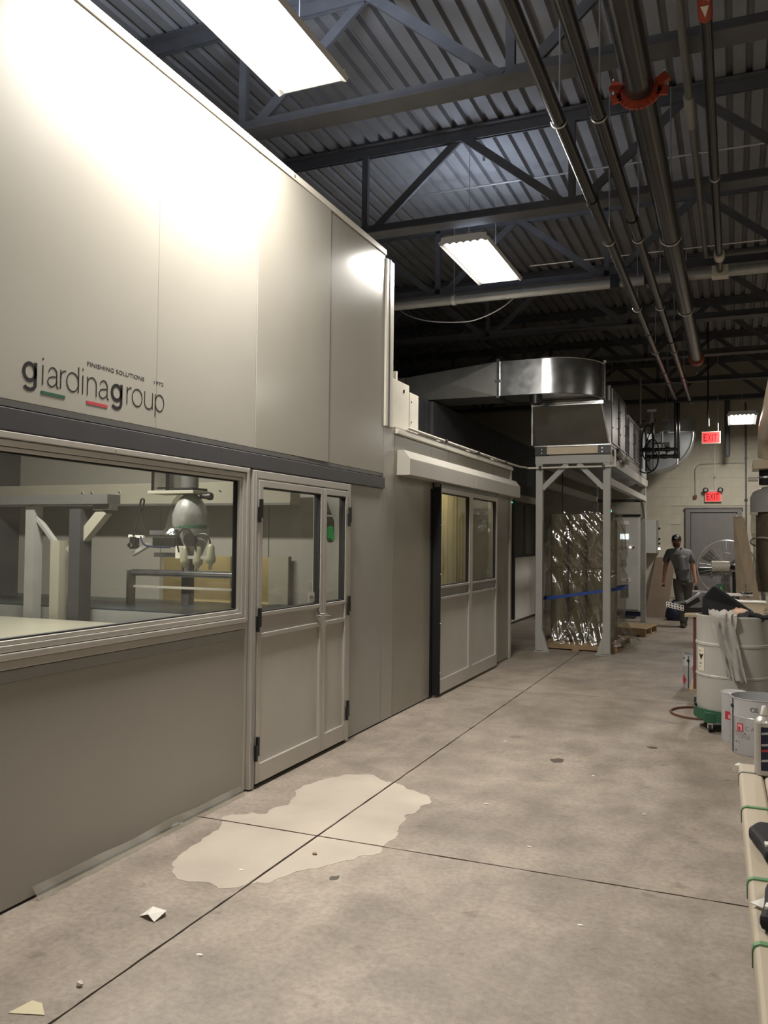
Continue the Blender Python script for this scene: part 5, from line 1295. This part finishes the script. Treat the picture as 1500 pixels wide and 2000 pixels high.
# shaft tool with white rack on the cart
rk = thing('tool_rack', 'small white perforated rack with dark clamp arm jutting over the cart edge', 'rack', (-.5, 9.0, .9))
for k in range(6):
    for j in range(2):
        G().frame('y', 8.84, 8.86, -.64 + k * .028, -.614 + k * .028, .955 + j * .026 - k * .006, .980 + j * .026 - k * .006, .004).build('cell_ring', 'paper', rk)
G().bar((-.48, 8.90, .93), (-.27, 9.0, .935), .08, .05).build('clamp_arm', 'black', rk)
G().bar((-.56, 8.88, .99), (-.44, 8.92, 1.02), .03, .02).build('prong', 'galv', rk); G().bar((-.46, 8.9, 1.0), (-.32, 8.95, 1.10), .05, .02).build('prong', 'zinc', rk)
G().bar((-.50, 8.9, .95), (-.34, 8.95, 1.04), .05, .05).build('clamp_body', 'black', rk)
G().bar((-.40, 9.0, 1.115), (-.24, 9.0, 1.105), .03, .018).build('prong', 'zinc', rk)
def drape(name, label, cat, pts, m, wd, thick=.006, seed=0, parent=None, wrinkle=.02, wf=9):
    # cloth strip following pts, width given per point
    g = G(); vs = []; nx = 14
    P = []; 
    for i in range(len(pts) - 1):
        for k in range(5):
            t = k / 5; P.append((Vector(pts[i]).lerp(Vector(pts[i + 1]), t), wd[i] + (wd[i + 1] - wd[i]) * t))
    P.append((Vector(pts[-1]), wd[-1]))
    for s in (0, 1):
        for (p, w_) in P:
            for k in range(nx + 1):
                u = k / nx - .5
                nn = wrinkle * noise.noise(Vector((u * wf * w_ * 5 + seed, p.z * 3, seed))) + .5 * wrinkle * noise.noise(Vector((u * wf * 3, p.z * 14, seed + 3)))
                vs.append(p + Vector((u * w_, nn - s * thick, nn * .6)))
    m_ = nx + 1; n_ = len(P); fs = []
    for s in (0, 1):
        b = s * n_ * m_
        for i in range(n_ - 1):
            for k in range(nx):
                q = (b + i * m_ + k, b + i * m_ + k + 1, b + (i + 1) * m_ + k + 1, b + (i + 1) * m_ + k)
                fs.append(q if s else q[::-1])
    o = g.add(vs, fs).build(name, m, None, smooth=70, fix=False)
    if cat: tag(o, label, cat)
    return o
def blob(name, label, cat, c, r, m, amp=.25, seed=0, n=26):
    prof = [(math.sin(PI * k / 12) + .001, -math.cos(PI * k / 12)) for k in range(13)]
    g = G().lathe(prof, (0, 0, 0), n, cap=False)
    g.v = [tuple(Vector(c) + Vector((x * r[0], y * r[1], z * r[2])) * (1 + amp * noise.noise(Vector((x * 2.1 + seed, y * 2.1, z * 2.1))) + amp * .4 * noise.noise(Vector((x * 6 + seed, y * 6, z * 6))))) for x, y, z in g.v]
    o = g.build(name, m, None, smooth=80)
    if cat: tag(o, label, cat)
    return o

# ---- the white drum on its green dolly
DC = (-.02, 7.92)
drm = thing('plastic_drum', 'large milky white plastic drum on a green dolly', 'drum', (DC[0], DC[1], .13))
prof = [(.001, .15), (.27, .15), (.295, .17), (.30, .20), (.30, .455), (.306, .46), (.306, .475), (.30, .48), (.30, .72), (.307, .725), (.307, .745), (.30, .75), (.30, .955), (.303, .965), (.303, .975), (.285, .98), (.282, .97), (.282, .55), (.001, .55)]
G().lathe(prof, (DC[0], DC[1], 0), 48, cap=False).build('drum_body', 'drum', drm, smooth=40)
def onarc(a0, a1, z0, z1, r, m, name, parent, n=6):
    g = G(); vs = []
    for k in range(n + 1):
        a = a0 + (a1 - a0) * k / n
        for z in (z0, z1): vs.append((DC[0] + r * math.cos(a), DC[1] + r * math.sin(a), z))
    return g.add(vs, [(2 * k, 2 * k + 2, 2 * k + 3, 2 * k + 1) for k in range(n)]).build(name, m, parent, smooth=80)
A0 = -PI * .86
lb = onarc(A0 - .05, A0 + .26, .50, .70, .3015, mat('yellowed_label_paper', (.62, .58, .46), rough=.6), 'hazard_label', drm)
g = G(); am = A0 + .10
g.add([(DC[0] + .303 * math.cos(am + d), DC[1] + .303 * math.sin(am + d), z) for d, z in ((-.09, .645), (.13, .645), (.02, .59))], [(0, 1, 2)]).build('black_triangle', 'black', drm, fix=False)
onarc(A0 + .02, A0 + .16, .555, .572, .3025, 'grey', 'label_print', drm, 3); onarc(A0, A0 + .12, .53, .538, .3025, 'grey', 'label_print', drm, 3)
onarc(A0, A0 + .14, .665, .675, .3025, 'grey', 'label_print', drm, 3)
dl = thing('drum_dolly', 'round green steel dolly with casters under the white drum', 'dolly', (DC[0], DC[1], 0))
G().lathe([(.28, .095), (.325, .095), (.325, .185), (.318, .185), (.315, .147), (.001, .147), (.001, .13), (.28, .13)], (DC[0], DC[1], 0), 40, cap=False).build('ring', 'green', dl, smooth=40)
for a in (-.70, -.25, .25, .75):
    a *= PI; x, y = DC[0] + .31 * math.cos(a), DC[1] + .31 * math.sin(a)
    G().box(x - .045, x + .045, y - .045, y + .045, .085, .17).build('caster_bracket', 'green', dl, bevel=.004)
    c = G().box(x - .022, x + .022, y - .02, y + .02, .035, .085).build('caster_fork', 'zinc', dl)
    G().cyl((x - .012, y, .035), (x + .012, y, .035), .035, n=16).build('wheel', 'rubber', c, smooth=True)
# contents
o = G().add([(-.28, 7.86, .90), (-.08, 7.74, .86), (.06, 7.84, .88), (.12, 7.9, 1.02), (-.18, 7.80, 1.235), (-.27, 7.82, 1.13), (-.27, 7.90, .90), (-.07, 7.79, .86), (.07, 7.89, .88), (.13, 7.95, 1.02), (-.16, 7.86, 1.235), (-.26, 7.87, 1.13)],
            [(0, 1, 2, 3, 4, 5), (11, 10, 9, 8, 7, 6), (0, 6, 7, 1), (1, 7, 8, 2), (2, 8, 9, 3), (3, 9, 10, 4), (4, 10, 11, 5), (5, 11, 6, 0)]).build('rubber_sheet', 'rubber', None, bevel=.03)
tag(o, 'stiff black sheet standing folded out of the drum mouth', 'rubber sheet')
drape('grey_rag', 'grey rag hanging from the rim down the front of the white drum', 'rag', [(-.10, 7.80, .93), (-.115, 7.68, 1.03), (-.10, 7.596, 1.00), (-.085, 7.588, .86), (-.04, 7.575, .70), (.01, 7.58, .47)], 'cloth', [.12, .20, .22, .17, .15, .15], wrinkle=.05, seed=2)
blob('crumpled_cloth', 'crumpled peach and white cloth lying in the drum mouth', 'cloth', (.03, 7.86, .985), (.085, .07, .055), 'peach', seed=4)
blob('crumpled_tissue', 'small crumpled white tissue atop the drum heap', 'tissue', (.0, 7.98, 1.07), (.05, .04, .035), 'paper', seed=6, amp=.4)
blob('teal_cloth', 'dark teal cloth stuffed beside the black sheet in the drum', 'cloth', (.02, 8.02, .985), (.12, .08, .07), 'teal', seed=8)
blob('black_rag', 'black rag bulging over the drum rim beneath the peach cloth', 'rag', (.12, 7.80, .955), (.12, .10, .06), 'rubber', seed=9)
cb2 = loop('', [(.10, 7.70, 1.0), (.2, 7.72, .98), (.3, 7.72, .99), (.42, 7.74, .975)], .022).build('black_hose', 'rubber', None, smooth=True); tag(cb2, 'thick black hose lying across the drum top', 'hose')
# bins and bits on the table behind
bn = thing('storage_bin', 'dark blue storage bin on the table behind the drum', 'bin', (.62, 9.1, .93))
G().prism([(.40, .93), (.86, .93), (.90, 1.12), (.36, 1.12)], 'y', 8.95, 9.4).build('bin_body', 'navy', bn)
G().box(.35, .91, 8.93, 9.42, 1.12, 1.14).build('rim', 'grey', bn)
bb = thing('storage_bin', 'small cream plastic bin beside the dark blue one', 'bin', (.2, 8.85, .905))
G().prism([(.05, .908), (.24, .908), (.26, 1.03), (.03, 1.03)], 'y', 8.76, 9.0).build('bin_body', 'cardbeige', bb)
G().box(.02, .27, 8.75, 9.01, 1.03, 1.042).build('rim', 'offwhite', bb)
bt = thing('light_bar', 'white bar lying across the cart top beside the cream bin', 'bar', (0, 9.2, 1.05))
G().box(-.20, .16, 9.16, 9.20, 1.07, 1.095).build('bar', 'paper', bt); G().box(-.18, -.15, 9.16, 9.2, .906, 1.07).box(.10, .13, 9.16, 9.2, .906, 1.07).build('bar_foot', 'grey', bt)
rg = G().tube([(.10 + .05 * math.cos(a), 9.12 + .03 * math.sin(a), 1.105) for a in [2 * PI * k / 20 for k in range(21)]], .010, 6).build('black_ring', 'black', None, smooth=True); tag(rg, 'small black ring resting on the white bar', 'ring')
bx = thing('open_carton', 'small open brown carton at the edge of the drum top', 'carton', (.3, 8.1, .98))
g = G(); g.add([(.30, 8.35, .94), (.46, 8.35, .94), (.46, 8.50, .94), (.30, 8.50, .94), (.29, 8.33, 1.05), (.47, 8.33, 1.02), (.47, 8.52, 1.02), (.29, 8.52, 1.06)], [(0, 3, 2, 1), (0, 1, 5, 4), (1, 2, 6, 5), (2, 3, 7, 6), (3, 0, 4, 7)]).build('carton_body', 'cardbeige', bx)
G().bar((.28, 8.33, 1.07), (.40, 8.32, 1.12), .12, .006).build('flap', 'cardbeige', bx)
st2 = thing('side_crate', 'grey crate under the open carton next to the drum', 'crate', (.5, 8.4, 0))
G().box(.33, .9, 8.25, 8.65, .0, .935).build('crate_body', 'grey', st2, bevel=.01)

# ---- pails
def pail(label, cx, cy, r, h, lid, stripe_a, marks, brand=False):
    t = thing('metal_pail', label, 'pail', (cx, cy, 0), 0, None)
    if lid: prof = [(.001, 0), (r * .96, 0), (r, .015), (r, h * .95), (r * 1.03, h * .955), (r * 1.03, h * .985), (r * .99, h), (r * .9, h * .985), (.001, h * .985)]
    else: prof = [(.001, 0), (r * .97, 0), (r, .012), (r, h * .66), (r * 1.012, h * .67), (r, h * .68), (r, h * .985), (r * 1.025, h * .99), (r * 1.02, h), (r * .975, h), (r * .975, .02), (.001, .02)]
    G().lathe(prof, (cx, cy, 0), 44, cap=False).build('pail_body', 'tin', t, smooth=30)
    def arc(a0, a1, z0, z1, m, name, off=.002, n=5):
        g = G(); vs = []
        for k in range(n + 1):
            a = a0 + (a1 - a0) * k / n
            for z in (z0, z1): vs.append((cx + (r + off) * math.cos(a), cy + (r + off) * math.sin(a), z))
        return g.add(vs, [(2 * k, 2 * k + 2, 2 * k + 3, 2 * k + 1) for k in range(n)]).build(name, m, t, smooth=80)
    arc(stripe_a - .035, stripe_a + .035, .01, h * .97, 'black', 'black_stripe', .003)
    marks(arc, r, h)
    if not lid:
        pts = [(cx + (r + .012) * math.cos(a), cy + (r + .012) * math.sin(a), h * .80 - .12 * math.sin((a - stripe_a) * 1.0) ** 2 * .0) for a in [stripe_a - .02, stripe_a + .02]]
        G().cyl((cx + r * math.cos(stripe_a), cy + r * math.sin(stripe_a), h * .84), (cx + (r + .012) * math.cos(stripe_a), cy + (r + .012) * math.sin(stripe_a), h * .84), .014, n=10).build('handle_lug', 'black', t)
    return t
def m_right(arc, r, h):
    F_ = -PI / 2 - .34
    sq = arc(F_ - .52, F_ - .26, h * .42, h * .56, 'red_print', 'red_logo')
    arc(F_ - .48, F_ - .30, h * .44, h * .54, 'pink_print', 'logo_square', .0025)
    arc(F_ - .46, F_ - .36, h * .445, h * .50, 'red_print', 'logo_notch', .003)
    arc(F_ - .64, F_ - .50, h * .33, h * .385, 'grey', 'print_block'); arc(F_ - .47, F_ - .28, h * .31, h * .385, 'grey', 'print_block'); arc(F_ - .25, F_ - .02, h * .30, h * .37, 'grey', 'print_block')
    arc(F_ - .60, F_ - .46, h * .405, h * .412, 'black', 'print_line'); arc(F_ - .2, F_ - .16, h * .385, h * .40, 'black', 'print_mark')
    arc(F_ - .58, F_ - .54, h * .22, h * .24, 'black', 'print_mark'); arc(F_ - .45, F_ - .43, h * .22, h * .24, 'black', 'print_mark'); arc(F_ - .60, F_ - .57, h * .06, h * .09, 'black', 'print_mark')
    arc(-PI - .0, 0, h * .405 - h * .0, h * .404, 'grey', 'print_rule', .002, 30)
M['red_print'] = mat('crimson_print', (.42, .03, .04), rough=.45); M['pink_print'] = mat('pale_red_print', (.62, .32, .32), rough=.45)
PX, PY, PR, PH = .165, 7.10, .205, .425
pr = pail('large white tin pail with red square logo, nearest the white drum foot', PX, PY, PR, PH, False, -PI * .86, m_right)
def curved_text(name, body, a0, z, size, m, parent, cx, cy, r, da):
    a = a0
    for ch in body:
        n_ = Vector((math.cos(a), math.sin(a), 0)); rd_ = Vector((-math.sin(a), math.cos(a), 0))
        mx = Matrix((rd_, Vector((0, 0, 1)), n_)).transposed()
        if ch != ' ': text(name, ch, size, m, parent, Vector((cx, cy, z)) + n_ * (r + .003) - rd_ * size * .25, mx, offset=-.0006)
        a += da
curved_text('letter', 'CAR', -PI / 2 - .46, PH * .455, .045, 'grey', pr, PX, PY, PR, .20)
curved_text('handwritten_mark', 'O5', -PI / 2 - .26, PH * .79, .05, 'fascia', pr, PX, PY, PR, .17)
def m_small(arc, r, h):
    F_ = -PI / 2
    arc(F_ - .75, F_ + .1, h * .46, h * .62, 'red_print', 'red_logo'); arc(F_ - .45, F_ - .1, h * .48, h * .56, 'pink_print', 'logo_square', .003); arc(F_ - .3, F_ - .1, h * .12, h * .15, 'black', 'print_mark')
pail('slim white lidded can tucked behind the large pail', -.015, 7.42, .095, .40, True, 0, m_small)
def m_left(arc, r, h):
    arc(-PI * .60, -PI * .46, h * .55, h * .72, 'red_print', 'red_logo'); arc(-PI * .57, -PI * .49, h * .58, h * .69, 'tin', 'logo_gap', .003)
    a = -PI * .86; g = G()
    arc(a - .1, a + .1, h * .86, h * .92, 'green', 'round_mark')
    n = 4
    for k in range(n): arc(a - .28 + k * .07, a + .28 - k * .07, h * (.25 + .0) + h * .035 * k, h * .25 + h * .035 * (k + 1), 'red_print', 'hazard_diamond', .002 + .0003 * k); arc(a - .28 + k * .07, a + .28 - k * .07, h * .25 - h * .035 * (k + 1), h * .25 - h * .035 * k, 'red_print', 'hazard_diamond', .002 + .0003 * k)
    arc(-PI * .68, -PI * .665, h * .2, h * .8, 'tin', 'print_gap', .001)
pail('white tin pail with red hazard diamond standing left of the drum', -.385, 9.92, .155, .37, False, -PI * .70, m_left)
hl = G().tube([(-.33 + .24 * math.cos(a), 8.42 + .28 * math.sin(a), .012) for a in [2 * PI * k / 40 for k in range(41)]], .010, 8).build('coiled_hose', 'hose', None, smooth=True)
tag(hl, 'rust-red hose loop lying on the floor beside the drum dolly', 'hose')

# ---- strapped boards on trestles, spray can and gloves (right edge)
bs = thing('board_bundle', 'bundle of long cream boards tied with green straps along the near edge', 'boards', (.4, 1.9, .73))
for k in range(9):
    x0 = .033 + k * .082
    g = G().prism([(x0, .735), (x0 + .08, .735), (x0 + .08, .772), (x0 + .072, .78), (x0 + .012, .78), (x0 + .003, .775), (x0, .765)], 'y', .2, 3.43)
    g.v = [(x - (y - 1.8) * .016, y, z) for x, y, z in g.v]
    g.build('board', 'boards', bs, bevel=.003)
for y in (3.30, 2.87, 2.27, 1.91, 1.2, .6):
    s_ = -(y - 1.8) * .016
    G().prism([(.0325 + s_ - .002, .733), (.78, .733), (.78, .784), (.046 + s_, .784), (.034 + s_, .779), (.030 + s_, .768)], 'y', y - .008, y + .008).build('strap', 'strap_green' if y < 3.2 else 'grey', bs)
G().cyl((.0 , 3.40, .765), (.012, 3.44, .765), .014, n=10).build('end_knob', 'paper', bs, smooth=True)
for y in (.6, 2.9):
    t = thing('trestle', 'hidden timber trestle under the cream boards, %s end' % ('near' if y < 1 else 'far'), 'trestle', (.55, y, 0))
    G().box(.30, .82, y - .04, y + .04, .64, .733).build('top_rail', 'wood_table', t)
    for x in (.36, .76):
        for s in (-1, 1): G().bar((x, y + s * .25, 0), (x, y + s * .03, .66), .06, .03, up=(1, 0, 0)).build('leg', 'wood_table', t)
sc_ = thing('spray_can', 'silver aerosol can with dark printed label on the cream boards', 'spray can', (.093, 3.30, .782))
G().lathe([(.001, .782), (.031, .782), (.034, .787), (.033, .793), (.033, .955), (.034, .960), (.033, .966), (.025, .98), (.014, .986), (.014, .992)], (.093, 3.30, 0), 28).build('can_body', 'alu', sc_, smooth=40)
g = G(); vs = []
for k in range(17):
    a = -PI * .62 + PI * 1.2 * k / 16
    for z in (.80, .952): vs.append((.093 + .0335 * math.cos(a), 3.30 + .0335 * math.sin(a), z))
lb_ = g.add(vs, [(2 * k, 2 * k + 2, 2 * k + 3, 2 * k + 1) for k in range(16)]).build('label', 'navy', sc_, smooth=80)
for z in (.925, .885, .865, .83):
    g = G(); vs = []
    for k in range(9):
        a = -PI * .60 + PI * .6 * k / 8
        for dz in (0, .008): vs.append((.093 + .0342 * math.cos(a), 3.30 + .0342 * math.sin(a), z + dz + k * .001))
    g.add(vs, [(2 * k, 2 * k + 2, 2 * k + 3, 2 * k + 1) for k in range(8)]).build('label_stripe', 'tin' if z != .865 else 'red_print', lb_, smooth=80)
G().lathe([(.012, .992), (.012, 1.0), (.008, 1.02), (.006, 1.022)], (.093, 3.30, 0), 14).build('nozzle', 'paper', sc_, smooth=40)
def glove(label, x, y, s, rz):
    t = thing('knee_pad', label, 'knee pad', (x, y, .785), rz, None)
    g = G().prism([(-.05, -.13), (.05, -.14), (.075, -.05), (.08, .06), (.05, .12), (-.04, .12), (-.07, .06), (-.055, -.04)], 'z', .0, .035)
    g.build('pad', 'rubber', t, world=False, bevel=.012)
    G().box(-.01, .05, -.05, .0, .034, .042).build('buckle', 'tin', t, world=False, bevel=.003)
    G().box(-.045, .06, -.095, -.07, .033, .040).build('pad_strap', 'paper', t, world=False)
    return t
glove('black padded knee guard lying on the cream boards near the spray can', .105, 2.50, 1, .1)
glove('black padded knee guard with white strap nearest along the cream boards', .118, 2.08, 1, -.2)
pp = G().add([(.028, 2.10, .786), (.13, 2.20, .80), (.15, 2.0, .789), (.028, 2.10, .788), (.13, 2.20, .803), (.15, 2.0, .792)], [(0, 2, 1), (3, 4, 5), (0, 1, 4, 3), (1, 2, 5, 4), (2, 0, 3, 5)]).build('paper_scrap', 'paper', None)
tag(pp, 'white paper corner poking out from under the nearer knee guard', 'paper')

# ---- scraps on the floor
def scrap(label, pts, m, h=.012, name='floor_scrap'):
    g = G(); n = len(pts); vs = [(x, y, .0015 + (h if i % 2 else 0)) for i, (x, y) in enumerate(pts)]; vs += [(x, y, z + .0015) for x, y, z in vs]
    g.add(vs, [tuple(range(n - 1, -1, -1)), tuple(range(n, 2 * n))] + [(i, (i + 1) % n, n + (i + 1) % n, n + i) for i in range(n)])
    o = g.build(name, m, None); tag(o, label, 'scrap'); return o
scrap('crumpled cream paper scrap on the floor near the long saw-cut joint', [(-2.32, 2.92), (-2.30, 2.98), (-2.25, 3.0), (-2.22, 2.97), (-2.23, 2.90), (-2.27, 2.91)], 'paper', .02)
scrap('flat yellowish paper triangle on the floor beside the tiny pale crumb', [(-2.25, 2.16), (-2.235, 2.25), (-2.19, 2.25), (-2.13, 2.20)], mat('yellowed_scrap', (.5, .45, .3)), .0, name='paper_triangle')
o = blob('debris_lump', 'tiny pale crumb of debris on the floor between the two paper scraps', 'debris', (-2.155, 2.39, .009), (.013, .009, .009), 'paper', amp=.5, seed=3)
o = blob('debris_lump', 'small brown crumb on the pale cement patch beside the joint', 'debris', (-1.97, 3.84, .006), (.012, .008, .006), 'wood', amp=.5, seed=5)
for i, (x, y) in enumerate(((-2.2, 3.52), (-1.4, 5.0), (-.9, 5.9), (-1.0, 4.4), (-.6, 3.6), (-1.7, 6.6), (-2.72, 6.42), (-1.3, 7.4), (-.5, 5.2), (-1.9, 2.75))):
    o = blob('paint_fleck', 'tiny pale fleck of dried paint on the concrete floor', 'fleck', (x, y, .002), (.012, .007, .002), 'paper', amp=.6, seed=i * 3.1, n=10); o['group'] = 'paint flecks on the floor'
